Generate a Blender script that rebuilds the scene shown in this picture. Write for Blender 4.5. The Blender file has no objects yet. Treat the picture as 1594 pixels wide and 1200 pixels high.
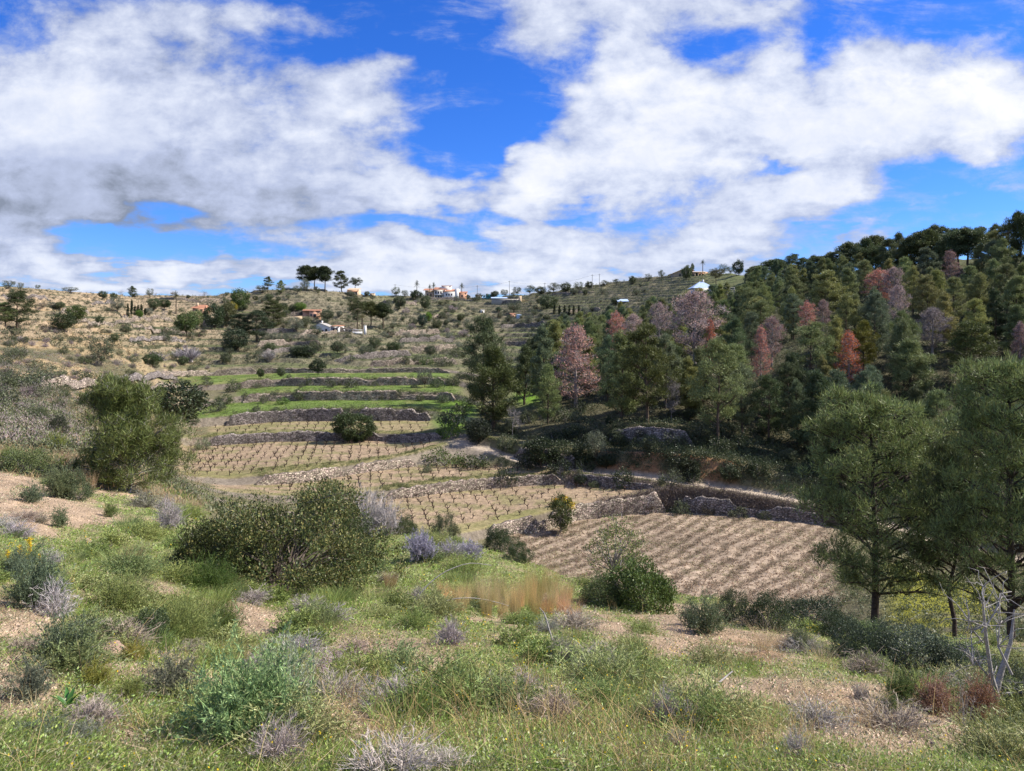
import bpy, math, random
import numpy as np
from mathutils import Vector
R_ = math.radians
rnd = random.Random(7)
SC = bpy.context.scene
COL = SC.collection
F, CX, HY = 1138.0, 797.0, 520.0          # focal length, optical axis, eye level, in photo pixels

# ------------------------------------------------------------------ camera, sun, sky, exposure
cam_d = bpy.data.cameras.new('camera')
cam = bpy.data.objects.new('camera', cam_d); COL.objects.link(cam)
cam.location = (0, 0, 0); cam.rotation_euler = (R_(90), 0, 0)
cam_d.sensor_width = 36; cam_d.lens = 36*F/1594
cam_d.shift_y = -(600-HY)/1594
cam_d.clip_start = 0.05; cam_d.clip_end = 6000
SC.camera = cam
SC.view_settings.view_transform = 'Standard'; SC.view_settings.look = 'None'
SC.view_settings.exposure = 0.72; SC.view_settings.gamma = 1.0
SC.cycles.max_bounces = 5; SC.cycles.diffuse_bounces = 2; SC.cycles.glossy_bounces = 1
SC.cycles.transmission_bounces = 3; SC.cycles.transparent_max_bounces = 4
SC.cycles.caustics_reflective = False; SC.cycles.caustics_refractive = False

SUN_EL, SUN_AZ = R_(43), R_(83)             # azimuth measured from +Y (view direction) towards +X
sd = Vector((math.sin(SUN_AZ)*math.cos(SUN_EL), math.cos(SUN_AZ)*math.cos(SUN_EL), math.sin(SUN_EL)))
sun_d = bpy.data.lights.new('sun', 'SUN'); sun_d.energy = 5.0; sun_d.angle = R_(0.5); sun_d.color = (1, .93, .83)
sun = bpy.data.objects.new('sun', sun_d); COL.objects.link(sun)
sun.rotation_euler = sd.to_track_quat('Z', 'Y').to_euler()

W = bpy.data.worlds.new('World'); SC.world = W; W.use_nodes = True
def world_nodes():
    nt = W.node_tree; nt.nodes.clear(); N = nt.nodes; L = nt.links
    def M(op, a, b=None, c=None, clamp=False):
        n = N.new('ShaderNodeMath'); n.operation = op; n.use_clamp = clamp
        for i, v in enumerate((a, b, c)):
            if v is None: continue
            if isinstance(v, (int, float)): n.inputs[i].default_value = v
            else: L.new(v, n.inputs[i])
        return n.outputs[0]
    def noise(vec, scale, detail, rough, dist=0.0):
        n = N.new('ShaderNodeTexNoise'); n.inputs['Scale'].default_value = scale; n.inputs['Detail'].default_value = detail
        n.inputs['Roughness'].default_value = rough; n.inputs['Distortion'].default_value = dist
        L.new(vec, n.inputs['Vector']); return n.outputs['Fac']
    def sstep(v, a, b):
        n = N.new('ShaderNodeMapRange'); n.interpolation_type = 'SMOOTHSTEP'
        n.inputs['From Min'].default_value = a; n.inputs['From Max'].default_value = b; L.new(v, n.inputs['Value']); return n.outputs[0]
    def comb(x, y, z=None):
        n = N.new('ShaderNodeCombineXYZ')
        for i, v in enumerate((x, y, z)):
            if v is None: continue
            if isinstance(v, (int, float)): n.inputs[i].default_value = v
            else: L.new(v, n.inputs[i])
        return n.outputs[0]
    tc = N.new('ShaderNodeTexCoord'); sp = N.new('ShaderNodeSeparateXYZ'); L.new(tc.outputs['Generated'], sp.inputs[0])
    X, Y, Z = sp.outputs
    yy = M('MAXIMUM', M('ABSOLUTE', Y), 0.08)
    u0 = M('DIVIDE', X, yy); v0 = M('DIVIDE', M('MAXIMUM', Z, 0.0), yy)
    # cloud-deck coordinates (a flat layer seen in perspective)
    zz = M('ADD', M('MAXIMUM', Z, 0.0), 0.16)
    deck = comb(M('DIVIDE', X, zz), M('DIVIDE', Y, zz), 0.0)
    warp = N.new('ShaderNodeTexNoise'); warp.inputs['Scale'].default_value = 2.6; warp.inputs['Detail'].default_value = 4
    L.new(deck, warp.inputs['Vector']); ws = N.new('ShaderNodeSeparateColor'); L.new(warp.outputs['Color'], ws.inputs[0])
    u = M('ADD', u0, M('MULTIPLY', M('SUBTRACT', ws.outputs[0], .5), .20))
    v = M('ADD', v0, M('MULTIPLY', M('SUBTRACT', ws.outputs[1], .5), .13))
    def blob(px, py, rx, ry, ang, w, acc):
        cu, cv = (px-CX)/F, (HY-py)/F; a = R_(ang); c, s = math.cos(a), math.sin(a)
        du = M('SUBTRACT', u, cu); dv = M('SUBTRACT', v, cv)
        p = M('MULTIPLY_ADD', dv, s*F/rx, M('MULTIPLY', du, c*F/rx))
        q = M('MULTIPLY_ADD', dv, c*F/ry, M('MULTIPLY', du, -s*F/ry))
        r2 = M('MULTIPLY_ADD', q, q, M('MULTIPLY', p, p))
        g = M('EXPONENT', M('MULTIPLY', r2, -1.0))
        return M('MULTIPLY_ADD', g, w, acc) if acc is not None else M('MULTIPLY', g, w)
    DENS = [(300,225,350,150,0,1.1),(40,130,230,120,0,.75),(575,130,130,75,-10,.75),(300,15,300,45,0,.55),(30,300,200,110,0,.6),
            (950,150,120,110,0,1.0),(1190,160,190,105,-5,1.05),(1420,190,190,75,0,.85),(1560,120,110,110,20,.85),(1050,5,300,50,0,.85),
            (1000,250,300,50,12,.62),(830,290,45,65,0,.75),(1270,290,170,35,8,.8),(620,295,230,40,3,.72),(800,35,90,70,0,.6),
            (350,425,620,36,0,.8),(930,395,330,55,0,.72),(650,385,80,35,0,.5),(1420,65,120,40,20,.7),(1510,320,110,20,12,.6),
            (20,375,120,50,0,.55),(1180,345,200,26,6,.62),(1130,395,140,18,3,.6),(600,440,900,20,0,.3),(1080,310,260,30,5,.32),(1330,345,90,10,10,.4),(1540,245,60,30,10,.4)]
    NEG = [(212,372,125,36,0,-1.4),(640,30,120,50,0,-.7),(755,200,70,95,10,-.95),(660,210,50,90,20,-.35),(1100,68,90,36,10,-.7),(640,348,55,22,0,-.55),
           (1470,285,150,35,8,-.45),(1380,365,150,22,8,-.35),(905,70,35,40,0,-.4),(1290,75,40,45,-30,-.5),(1500,20,90,36,0,-.55),(20,60,60,45,0,-.3),
           (740,345,60,25,0,-.35),(1180,235,90,16,0,-.4),(1050,225,60,14,0,-.3),(560,268,60,16,0,-.4),(800,140,45,50,0,-.4),(480,62,120,16,-8,-.3),(1245,240,60,14,0,-.4),(905,345,45,16,0,-.35),(1500,400,200,40,0,-.25)]
    acc = None
    for b in DENS+NEG: acc = blob(*b, acc)
    n1 = noise(deck, 2.3, 10, .60, .12); n2 = noise(comb(M('MULTIPLY', u0, 1.0), M('MULTIPLY', v0, 1.7), 0.0), 7.0, 10, .64, .22)
    n3 = noise(comb(M('MULTIPLY', u0, .8), M('MULTIPLY', v0, 2.6), 3.0), 3.2, 6, .55, .2)
    nn = M('ADD', M('ADD', M('MULTIPLY', M('SUBTRACT', n1, .5), 1.15), M('MULTIPLY', M('SUBTRACT', n2, .5), 1.45)), M('MULTIPLY', M('SUBTRACT', n3, .5), .6))
    n4 = noise(comb(M('MULTIPLY', u0, 1.0), M('MULTIPLY', v0, 1.35), 7.0), 18.0, 9, .62, .2)
    nn = M('ADD', nn, M('MULTIPLY', M('SUBTRACT', n4, .5), .75))
    front = sstep(Y, .12, .35)
    base = M('ADD', M('MULTIPLY', M('SUBTRACT', acc, .15), front), M('MULTIPLY', M('SUBTRACT', 1.0, front), .42))
    dens = M('ADD', base, nn)
    n5 = noise(comb(M('ADD', u0, M('MULTIPLY', v0, .8)), M('MULTIPLY', v0, 3.2), 11.0), 4.5, 9, .68, .35)
    veil = M('MULTIPLY', M('MULTIPLY', sstep(M('ADD', n5, M('MULTIPLY', M('SUBTRACT', n4, .5), .35)), .46, .74), .62), sstep(dens, -.55, .15))
    alpha = M('MAXIMUM', M('MULTIPLY', sstep(dens, .10, .70), .97), veil)
    # grey undersides and brighter billows
    SH = [(120,285,330,75,0,.9),(330,330,260,45,0,.45),(40,330,150,60,0,.4),(1180,195,120,30,0,.22),(300,90,300,60,0,.22),(1000,60,200,30,0,.15)]
    sh = None
    for b in SH: sh = blob(*b, sh)
    sh = M('MULTIPLY', sh, front)
    LI = [(400,190,120,60,20,.5),(950,130,90,90,0,.5),(1260,130,150,60,0,.45),(1540,140,90,80,0,.5),(560,200,80,50,0,.3),(830,290,40,50,0,.3),(80,160,90,30,-30,.3)]
    li = None
    for b in LI: li = blob(*b, li)
    thick = sstep(dens, .35, 1.25)
    br = M('ADD', M('MULTIPLY_ADD', thick, .34, .42), M('MULTIPLY', M('SUBTRACT', n2, .5), .30))
    br = M('ADD', br, M('ADD', M('MULTIPLY', M('SUBTRACT', n3, .5), .35), M('MULTIPLY', M('SUBTRACT', n4, .5), .55)))
    br = M('SUBTRACT', M('ADD', br, M('MULTIPLY', li, .22)), M('MULTIPLY', sh, .34), clamp=True)
    ramp = N.new('ShaderNodeValToRGB'); L.new(br, ramp.inputs[0])
    ce = ramp.color_ramp.elements
    ce[0].position = 0.05; ce[0].color = (.25, .285, .36, 1)
    ce[1].position = .95; ce[1].color = (.95, .955, .96, 1)
    e = ramp.color_ramp.elements.new(.45); e.color = (.50, .56, .74, 1)
    e = ramp.color_ramp.elements.new(.70); e.color = (.72, .77, .90, 1)
    sky = N.new('ShaderNodeTexSky'); sky.sky_type = 'NISHITA'; sky.sun_disc = False
    sky.sun_elevation = SUN_EL; sky.sun_rotation = SUN_AZ; sky.air_density = 1.0; sky.dust_density = 0.15; sky.ozone_density = 2.5
    hs = N.new('ShaderNodeHueSaturation'); hs.inputs['Saturation'].default_value = 1.3; hs.inputs['Value'].default_value = 1.0; hs.inputs['Hue'].default_value = .5
    L.new(sky.outputs[0], hs.inputs['Color'])
    mt = N.new('ShaderNodeMix'); mt.data_type = 'RGBA'; mt.blend_type = 'MULTIPLY'; mt.inputs[0].default_value = 1
    L.new(hs.outputs[0], mt.inputs[6]); mt.inputs[7].default_value = (.36, .55, 1.02, 1)
    b1 = N.new('ShaderNodeBackground'); b1.inputs[1].default_value = 0.115; L.new(mt.outputs[2], b1.inputs[0])
    b2 = N.new('ShaderNodeBackground'); b2.inputs[1].default_value = 0.66; L.new(ramp.outputs[0], b2.inputs[0])
    mx = N.new('ShaderNodeMixShader'); L.new(alpha, mx.inputs[0]); L.new(b1.outputs[0], mx.inputs[1]); L.new(b2.outputs[0], mx.inputs[2])
    out = N.new('ShaderNodeOutputWorld'); L.new(mx.outputs[0], out.inputs[0])
world_nodes()
W.cycles.sampling_method = 'MANUAL'; W.cycles.sample_map_resolution = 512

# ------------------------------------------------------------------ numpy noise
def _hash(ix, iy, seed):
    h = (ix.astype(np.int64)*374761393 + iy.astype(np.int64)*668265263 + seed*1442695041) & 0xffffffff
    h = ((h ^ (h >> 13))*1274126177) & 0xffffffff
    return ((h ^ (h >> 16)) & 0xffff)/65535.0
def vnoise(x, y, seed=0):
    x = np.asarray(x, float); y = np.asarray(y, float)
    ix = np.floor(x); iy = np.floor(y); fx = x-ix; fy = y-iy
    fx = fx*fx*(3-2*fx); fy = fy*fy*(3-2*fy)
    a = _hash(ix, iy, seed); b = _hash(ix+1, iy, seed); c = _hash(ix, iy+1, seed); d = _hash(ix+1, iy+1, seed)
    return (a*(1-fx)+b*fx)*(1-fy)+(c*(1-fx)+d*fx)*fy
def fbm(x, y, seed=0, oct=4):
    s = 0; a = .5; t = 0
    for o in range(oct):
        s = s+a*vnoise(x*2**o, y*2**o, seed+o*17); t += a; a *= .5
    return s/t
def smooth(e0, e1, x):
    t = np.clip((x-e0)/(e1-e0), 0, 1); return t*t*(3-2*t)

# ------------------------------------------------------------------ terrain
# surveyed cross-sections of the valley: column (photo x) -> {contour: (photo row, distance in metres)}
NK = 25
ST = {
 -700:{1:(1150,3.2),2:(880,7),3:(770,14),4:(690,30),21:(520,150),22:(480,230),23:(425,380)},
 0:{1:(1180,2.7),2:(930,6.5),3:(808,13.5),4:(735,24),5:(668,42),6:(645,58),21:(545,130),22:(490,230),23:(443,360)},
 100:{1:(1180,2.8),2:(950,6.5),3:(835,13),4:(752,24),5:(672,48),6:(655,62),15:(600,100),21:(548,150),22:(494,250),23:(451,385)},
 200:{1:(1190,2.8),2:(960,7),3:(850,13),4:(770,27),5:(700,60),6:(690,75),12:(665,95),15:(630,112),21:(555,175),22:(500,290),23:(459,420)},
 280:{1:(1190,2.8),2:(985,7),3:(880,12),4:(790,25),5:(760,66),8:(752,96),10:(748,101),11:(742,104),12:(697,133),13:(682,135),14:(668,147),15:(652,149),16:(636,165),17:(626,167),18:(610,188),19:(600,190),20:(585,212),21:(577,214),22:(510,300),23:(459,440)},
 350:{1:(1195,2.8),2:(1000,7),3:(905,12),4:(828,21),5:(800,70),6:(785,85),8:(772,95),9:(765,97),10:(758,102),11:(745,105),12:(692,136),13:(676,137.5),14:(663,152),15:(646,153.5),16:(630,172),17:(618,173.5),18:(607,190),19:(596,191.5),20:(585,214),21:(577,216),22:(514,310),23:(457,450)},
 420:{1:(1195,2.8),2:(1005,7),3:(915,12),4:(848,20),5:(820,72),6:(800,84),8:(785,96),9:(770,97.5),10:(755,104),11:(738,105.5),12:(688,138),13:(673,139.5),14:(657,155),15:(639,156.5),16:(624,176),17:(610,177.5),18:(601,194),19:(589,195.5),20:(581.5,218),21:(573,220),22:(516,320),23:(449,470)},
 480:{1:(1200,2.8),2:(1008,6.8),3:(915,12),4:(846,20),5:(840,72),6:(815,80),8:(785,97),9:(768,99),10:(752,108),11:(731.5,109),12:(686,139),13:(671.5,140),14:(656.5,156),15:(636,157),16:(624,176),17:(609,177.5),18:(600,194),19:(588,195.5),20:(581,218),21:(573,220),22:(515,325),23:(448,480)},
 560:{1:(1200,2.8),2:(1010,6.5),3:(918,12),4:(836,20.5),5:(862,72),6:(850,78),7:(825,79),8:(782,100),9:(764,101.5),10:(737,115),11:(722,116),12:(685,140),13:(672.5,141),14:(656,156),15:(635,157.2),16:(623,177),17:(608,178.5),18:(600,195),19:(588,196.5),20:(581,220),21:(573,222),22:(517,330),23:(456,490)},
 640:{1:(1200,2.8),2:(1012,6.5),3:(918,12),4:(826,21),5:(885,72),6:(865,79),7:(842,80),8:(773,104.5),9:(756,106),10:(728,122),11:(707,123.5),12:(690,137),13:(676,138.2),14:(654,157),15:(634,158.2),16:(622,178),17:(607.5,179.5),18:(599.5,196),19:(587,197.5),20:(580,221),21:(572,223),22:(520,340),23:(461,500)},
 700:{1:(1200,2.8),2:(1015,6.5),3:(925,12),4:(836,21),5:(905,74),6:(852,84),7:(832,85.2),8:(766,109),9:(748,110.5),10:(724,124),11:(686,133),12:(680,136),13:(668,140),14:(655,155),15:(640,158),16:(623,178),17:(610,180),18:(598,196),19:(588,198),20:(580,222),21:(573,224),22:(522,350),23:(463,510)},
 760:{1:(1200,2.8),2:(1018,6.5),3:(932,12),4:(849,21),5:(925,72),6:(838,90),7:(820,90.8),8:(760,112),9:(742,113.2),10:(725,123.5),11:(703,127),12:(696,130.5),13:(680,133),14:(665,142),15:(655,144),16:(635,165),17:(628,168),18:(612,185),19:(604,188),20:(590,213),21:(583,216),22:(526,350),23:(463,515)},
 800:{1:(1200,2.8),2:(1020,6.5),3:(940,12),4:(862,20),5:(930,72),6:(829,95),7:(806,96),8:(757,113),9:(740.5,114.2),10:(729,119.5),11:(719,120.5),12:(713,123),13:(692,125),14:(680,133),15:(668,135),16:(650,152),17:(643,155),21:(590,208),22:(528,350),23:(459,515)},
 850:{1:(1200,2.8),2:(1022,6.5),3:(950,12),4:(885,19),5:(935,72),6:(826,97),7:(797,98),8:(753.5,114),9:(738,115.2),10:(732,116.5),11:(728.5,117),12:(723,119.5),13:(697,121.5),14:(690,127),15:(676,129),21:(590,195),22:(526,340),23:(453,515)},
 900:{1:(1200,2.8),2:(1025,6.5),3:(955,11.8),4:(905,18),5:(945,71),6:(808,102.5),7:(785,103.3),8:(753,113),9:(736.5,114),10:(735.5,114.3),11:(734,114.8),12:(730,117.5),13:(700,120),14:(693,126),15:(668,128),21:(585,185),22:(522,330),23:(446,505)},
 1000:{1:(1200,2.9),2:(1030,6.5),3:(962,11.5),4:(925,17),5:(950,70),6:(799,105),7:(771,106),8:(762,109),9:(745,110.5),10:(744.5,110.8),11:(744,111.2),12:(738.5,114),13:(703,116),14:(692,123),15:(664,124.5),16:(655,134),21:(575,180),22:(512,320),23:(431,490)},
 1050:{1:(1200,2.9),2:(1035,6.3),3:(970,11),4:(928,16.5),5:(955,69),6:(797,105.5),7:(757,107),8:(756,107.5),9:(755,108),10:(754.5,108.3),11:(754,108.6),12:(747,111.5),13:(707,113.5),14:(694,120),15:(665,121.5),16:(655,131),21:(570,178),22:(502,315),23:(424,480)},
 1126:{1:(1200,3),2:(1045,6),3:(985,10.5),4:(934,16),5:(960,68),6:(801,103.5),7:(766,105),11:(763,106),12:(757.5,109),13:(715,111.5),14:(705,117),15:(690,119),16:(670,126),21:(560,172),22:(492,290),23:(424,450)},
 1221:{1:(1195,3),2:(1060,5.8),3:(1000,10),4:(948,15),5:(985,64),6:(808,101.5),7:(781,102.5),11:(778,103.5),12:(773,106),13:(738,108.5),14:(725,114),15:(712,116),16:(690,123),21:(545,165),22:(490,230),23:(440,330)},
 1300:{1:(1190,3),2:(1080,5.5),3:(1020,10),4:(978,14),5:(1010,60),6:(818,99),7:(797,100),11:(792,101),12:(787,103.5),13:(760,106.5),14:(740,112),16:(710,119),21:(540,160),22:(480,215),23:(428,280)},
 1450:{1:(1195,3.2),2:(1110,5.5),3:(1040,10),4:(990,15),5:(1000,50),6:(880,84),7:(862,85),11:(845,90),12:(838,92.5),13:(810,95.5),16:(750,108),21:(530,155),22:(472,195),23:(408,250)},
 1594:{1:(1210,3.3),2:(1150,5),3:(1065,9),4:(1005,15),5:(1000,45),6:(910,78),12:(870,86),13:(845,89),16:(780,102),21:(525,150),22:(468,185),23:(398,225)},
 1900:{1:(1230,3.2),2:(1170,5),3:(1090,9),4:(1030,14),5:(1000,40),12:(900,75),16:(800,90),21:(520,140),22:(458,170),23:(385,210)},
 2700:{1:(1230,3.2),2:(1170,5),3:(1090,9),4:(1030,14),5:(1000,40),12:(900,75),16:(800,90),21:(520,140),22:(458,170),23:(385,210)},
}
keys = sorted(ST)
TD = np.zeros((len(keys), NK)); TZ = np.zeros((len(keys), NK))
for i, k in enumerate(keys):
    s = ST[k]; idx = sorted(s)
    d = [0.35]+[s[j][1] for j in idx]+[s[23][1]+90]
    z = [-1.55]+[-(s[j][0]-HY)*s[j][1]/F for j in idx]; z.append(z[-1]-22)
    ii = [0]+idx+[24]
    TD[i] = np.interp(range(NK), ii, d); TZ[i] = np.interp(range(NK), ii, z)
PXU = np.arange(-1000, 2701)                 # 1-px resolution contour curves
def _curve(T, k):
    c = np.interp(PXU, keys, T[:, k]); g = np.exp(-.5*(np.arange(-45, 46)/15.)**2); g /= g.sum()
    return np.convolve(np.pad(c, 45, 'edge'), g, 'valid')
CD = np.stack([_curve(TD, k) for k in range(NK)]); CZ = np.stack([_curve(TZ, k) for k in range(NK)])
def cd(k, px): return np.interp(px, PXU, CD[k])
def cz(k, px): return np.interp(px, PXU, CZ[k])
PXC = np.concatenate([np.arange(-1000, -150, 25), np.arange(-150, 1750, 3), np.arange(1750, 2701, 25)]).astype(float)
NR = [10, 34, 44, 56, 22, 70, 6, 20, 5, 20, 5, 26, 5, 10, 6, 10, 5, 8, 5, 8, 5, 130, 250, 8]
KR = np.concatenate([k+np.arange(n)/n for k, n in enumerate(NR)]+[[24.0]])
PXg, KRg = np.meshgrid(PXC, KR, indexing='ij')
k0 = np.minimum(np.floor(KRg).astype(int), 23); ft = KRg-k0
cdc = np.stack([cd(k, PXC) for k in range(NK)], 1); czc = np.stack([cz(k, PXC) for k in range(NK)], 1)
ci = np.arange(len(PXC))[:, None]
def _lin(T): return T[ci, k0]*(1-ft)+T[ci, k0+1]*ft
D = _lin(cdc); Zt = _lin(czc)
X = (PXg-CX)/F*D
# soften the hill profile between contours 21..23 with a blend towards a smooth arc
def bump(x, y): return fbm(x, y, 3, 4)-.5
near = smooth(30, 12, D)
hill = smooth(20.5, 21.5, KRg)*smooth(24, 23.2, KRg)
fore = (KRg < 5)
left = smooth(330, 180, PXg)
right = smooth(700, 900, PXg)*smooth(12.9, 14.5, KRg)
Zt = Zt + np.where(fore, smooth(.4, 2.5, KRg)*smooth(5, 4.3, KRg)*(.34*bump(X/3.1, D/3.1)+.16*bump(X/.9+9, D/.9)+.05*bump(X/.25, D/.25)), 0)
rough = np.maximum(np.maximum(left*smooth(5, 6, KRg), right), hill*.55)
Zt = Zt + rough*(2.6*bump(X/14, D/14)+.9*bump(X/4+5, D/4))*smooth(23.6, 22.6, KRg)
fld = (KRg >= 5)*(1-rough)
Zt = Zt + fld*(.16*bump(X/2.2, D/2.2)+.5*bump(X/9., D/11.))
# terraces cut into the far hillside
tm = hill*smooth(1180, 1000, PXg)*(.75+.25*smooth(.35, .55, fbm(X/40, D/40, 31, 3)))
h = 2.1; zz = Zt+3.*(fbm(X/38, D/38, 11, 3)-.5)
t = zz/h; fl = np.floor(t); fr = t-fl
riser = smooth(.80, .97, fr); zst = h*(fl+riser*.92+.08*fr)-3.*(fbm(X/38, D/38, 11, 3)-.5)
Zt = Zt*(1-tm)+zst*tm
# ploughed furrows on the lowest field
f1 = (KRg > 5)*(KRg < 6)*smooth(755, 800, PXg)*smooth(1330, 1270, PXg)
q = X*.76-D*.65 + 2.2*bump(X/9, D/9)+.6*bump(X/2.4, D/2.4)
furr = np.sin(q*2*math.pi/2.05)+.5*bump(X/1.3, D/1.3)
Zt = Zt + f1*(.042*furr+.16*bump(X/.8, D/.8))
PYg = HY-Zt/D*F
GX, GY, GZ = X, D, Zt

# albedo map of the soil: what grows or lies where
def C3(*c): return np.array(c, float)
def mixc(A, B, m): return A*(1-m[..., None])+B*m[..., None]
soil = C3(.42, .31, .205); soilp = C3(.355, .275, .195); grass = C3(.15, .20, .05); scrub = C3(.16, .145, .08); ochre = C3(.40, .275, .135)
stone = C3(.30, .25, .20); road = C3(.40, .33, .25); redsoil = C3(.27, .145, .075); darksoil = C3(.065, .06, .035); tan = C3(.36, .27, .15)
n_a = fbm(X/1.7, D/1.7, 41, 5); n_b = fbm(X/.45, D/.45, 47, 4); n_c = fbm(X/9, D/9, 53, 4); n_d = fbm(X/30, D/18, 59, 4)
ALB = np.zeros(X.shape+(3,)); ALB[:] = scrub
def gpatch(l):
    a = np.zeros_like(PXg)
    for px, py, rx, ry, w in l: a = a+w*np.exp(-(((PXg-px)/rx)**2+((PYg-py)/ry)**2))
    return a
BARE = [(30,790,90,25,1.3),(15,735,40,30,1.2),(110,800,80,18,.6),(30,970,60,30,1.1),(30,1090,70,60,1.0),(190,1150,60,40,.9),(390,965,60,25,1.1),(230,912,50,10,.6),
        (1120,1015,130,26,.9),(1270,1075,150,28,.8),(1230,1150,110,30,.5),(1080,965,70,20,.5),(670,1035,40,18,.8),(560,1010,50,18,.5),(540,1120,60,45,.6),(960,985,70,20,.35),(1420,1140,140,34,1.0),(20,620,200,40,.0)]
GRN = [(300,880,200,30,.5),(480,950,160,50,.7),(650,880,90,40,.5),(860,1090,160,60,.7),(700,1110,120,60,.4),(260,830,120,18,.6),(60,690,90,30,.6),(1240,1160,80,50,.5),(900,1010,100,40,.3)]
bare = gpatch(BARE); grn = gpatch(GRN)
gm = smooth(.40, .60, n_a*.45+n_b*.40+n_c*.15+.17*grn-.30*np.clip(bare, 0, 1.2)+.055)
A = mixc(np.broadcast_to(soil*1.0, ALB.shape)*(.75+.5*n_b[..., None]), np.broadcast_to(grass, ALB.shape)*(.7+.6*n_b[..., None]), gm*.8)
A = mixc(A, np.broadcast_to(redsoil, ALB.shape), .75*np.clip(np.exp(-(((PXg-1150)/90)**2+((PYg-1015)/25)**2))+.6*np.exp(-(((PXg-1330)/120)**2+((PYg-1100)/25)**2)), 0, 1)*smooth(.4, .6, n_b))
FORE_GREEN = gm
def setz(mask, col):
    global ALB
    ALB = mixc(ALB, np.broadcast_to(col, ALB.shape), np.clip(mask, 0, 1))
def rows(a, b): return ((KRg >= a)*(KRg <= b)).astype(float)
def cols(a, b, s=8.): return smooth(a-s, a+s, PXg)*smooth(b+s, b-s, PXg)
ALB = np.where((KRg <= 4.02)[..., None], A, ALB)
tr = (soil*.80)*(.78+.44*fbm(X/1.2, D/.5, 61, 4))[..., None]
ryb = np.clip(.5+.5*np.sin(D*2*math.pi/3.7), 0, 1)
gr4 = smooth(.48, .62, fbm(X/5, D/1.6, 67, 4))*.55
field = mixc(tr, np.broadcast_to(C3(.17, .18, .06), ALB.shape), gr4)
pf1 = np.broadcast_to(soilp, ALB.shape)*(.72+.5*fbm(X/1.0, D/1.0, 71, 4))[..., None]
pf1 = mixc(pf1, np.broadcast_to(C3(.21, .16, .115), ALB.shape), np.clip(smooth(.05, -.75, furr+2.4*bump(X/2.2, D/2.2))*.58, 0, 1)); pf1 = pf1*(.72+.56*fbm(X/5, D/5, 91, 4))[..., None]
fm = f1
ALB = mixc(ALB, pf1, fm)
# the wild yellow-green patch behind the two tall pines
setz(rows(4.2, 5.75)*cols(1385, 1560, 25)*smooth(.42, .56, n_c*.6+n_a*.4+.04), C3(.24, .235, .035))
ALB = mixc(ALB, field, rows(7, 8)*cols(480, 1050)); ALB = mixc(ALB, field, rows(9, 10)*cols(330, 860)); ALB = mixc(ALB, field, rows(11, 12)*cols(275, 680))
f5 = mixc(field, np.broadcast_to(C3(.20, .20, .07), ALB.shape), np.full(PXg.shape, .35)); ALB = mixc(ALB, f5, rows(13, 14)*cols(325, 672))
GG = mixc(np.broadcast_to(C3(.13, .18, .045), ALB.shape), np.broadcast_to(C3(.20, .20, .075), ALB.shape), smooth(.5, .7, fbm(X/4, D/9, 75, 4))*.7)*(.6+.8*fbm(X/1.6, D/4, 73, 4))[..., None]
for a, b, l, r in ((15, 16, 300, 740), (17, 18, 372, 715), (19, 20, 240, 700)): ALB = mixc(ALB, GG, rows(a, b)*cols(l, r, 14))
ALB = mixc(ALB, GG*1.1, rows(12.9, 15.9)*cols(690, 735, 10)*smooth(.35, .5, n_a+.08))
# grassy lips and strips
for k in (7, 9, 11, 13): setz(rows(k, k+.16)*cols(280, 900)*.6, C3(.19, .19, .065))
setz(rows(11, 12)*cols(700, 1700, 14), road*1.05)
setz(rows(12.03, 13)*cols(930, 1150, 12)*smooth(.42, .6, fbm(X/5, Zt/2, 77, 3)+.05), C3(.34, .19, .10))
for k in (6, 8, 10, 12, 14, 16, 18, 20): setz(rows(k+.02, k+.98)*cols(230, 760)*.8, stone*.8)
setz(rows(6.02, 6.98)*cols(760, 1300)*.8, stone*.75); setz(rows(8.02, 8.98)*cols(760, 1020)*.8, stone*.75)
# far hillside: ochre grass terraces, grey-green scrub, stone risers coloured pale as if sunlit
hc = mixc(np.broadcast_to(ochre, ALB.shape), np.broadcast_to(C3(.10, .105, .05), ALB.shape), smooth(.33, .53, n_d*.45+n_c*.4+n_a*.15+.36*smooth(120, 480, PXg)))
hc = mixc(hc, np.broadcast_to(C3(.15, .17, .065), ALB.shape), np.clip(smooth(.48, .64, fbm(X/22, D/14, 83, 4))*.8*smooth(200, 500, PXg)+.35*smooth(620, 800, PXg), 0, .9))
rz_ = smooth(.72, .82, fr)*tm; hc = mixc(hc, mixc(np.broadcast_to(C3(.34, .26, .175), ALB.shape), np.broadcast_to(C3(.21, .18, .125), ALB.shape), smooth(250, 480, PXg)), np.clip(rz_*.85, 0, 1)); hc = mixc(hc, np.broadcast_to(C3(.10, .11, .05), ALB.shape), tm*smooth(.12, .0, fr)*.8)
ALB = mixc(ALB, hc, smooth(20.6, 21.2, KRg))
# left hillside: pale earth with scrub
lh = mixc(np.broadcast_to(tan, ALB.shape), np.broadcast_to(scrub*.9, ALB.shape), smooth(.42, .58, n_c*.65+n_a*.35))
ALB = mixc(ALB, lh, left*smooth(4.5, 5.2, KRg)*smooth(21.6, 20.6, KRg))
setz(np.exp(-(((PXg-60)/90)**2+((PYg-668)/14)**2))*(KRg > 4)*.9, C3(.46, .33, .19))
# forest floor
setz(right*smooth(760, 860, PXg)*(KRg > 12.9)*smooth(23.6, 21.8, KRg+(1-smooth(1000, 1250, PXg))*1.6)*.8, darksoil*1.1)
setz(np.exp(-(((PXg-822)/22)**2+((PYg-618)/12)**2))*(KRg > 13), C3(.16, .30, .03))
for px, py, rx, ry in ((700, 655, 25, 12), (715, 635, 25, 10)): setz(np.exp(-(((PXg-px)/rx)**2+((PYg-py)/ry)**2))*(KRg > 12), C3(.15, .27, .03))

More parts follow.
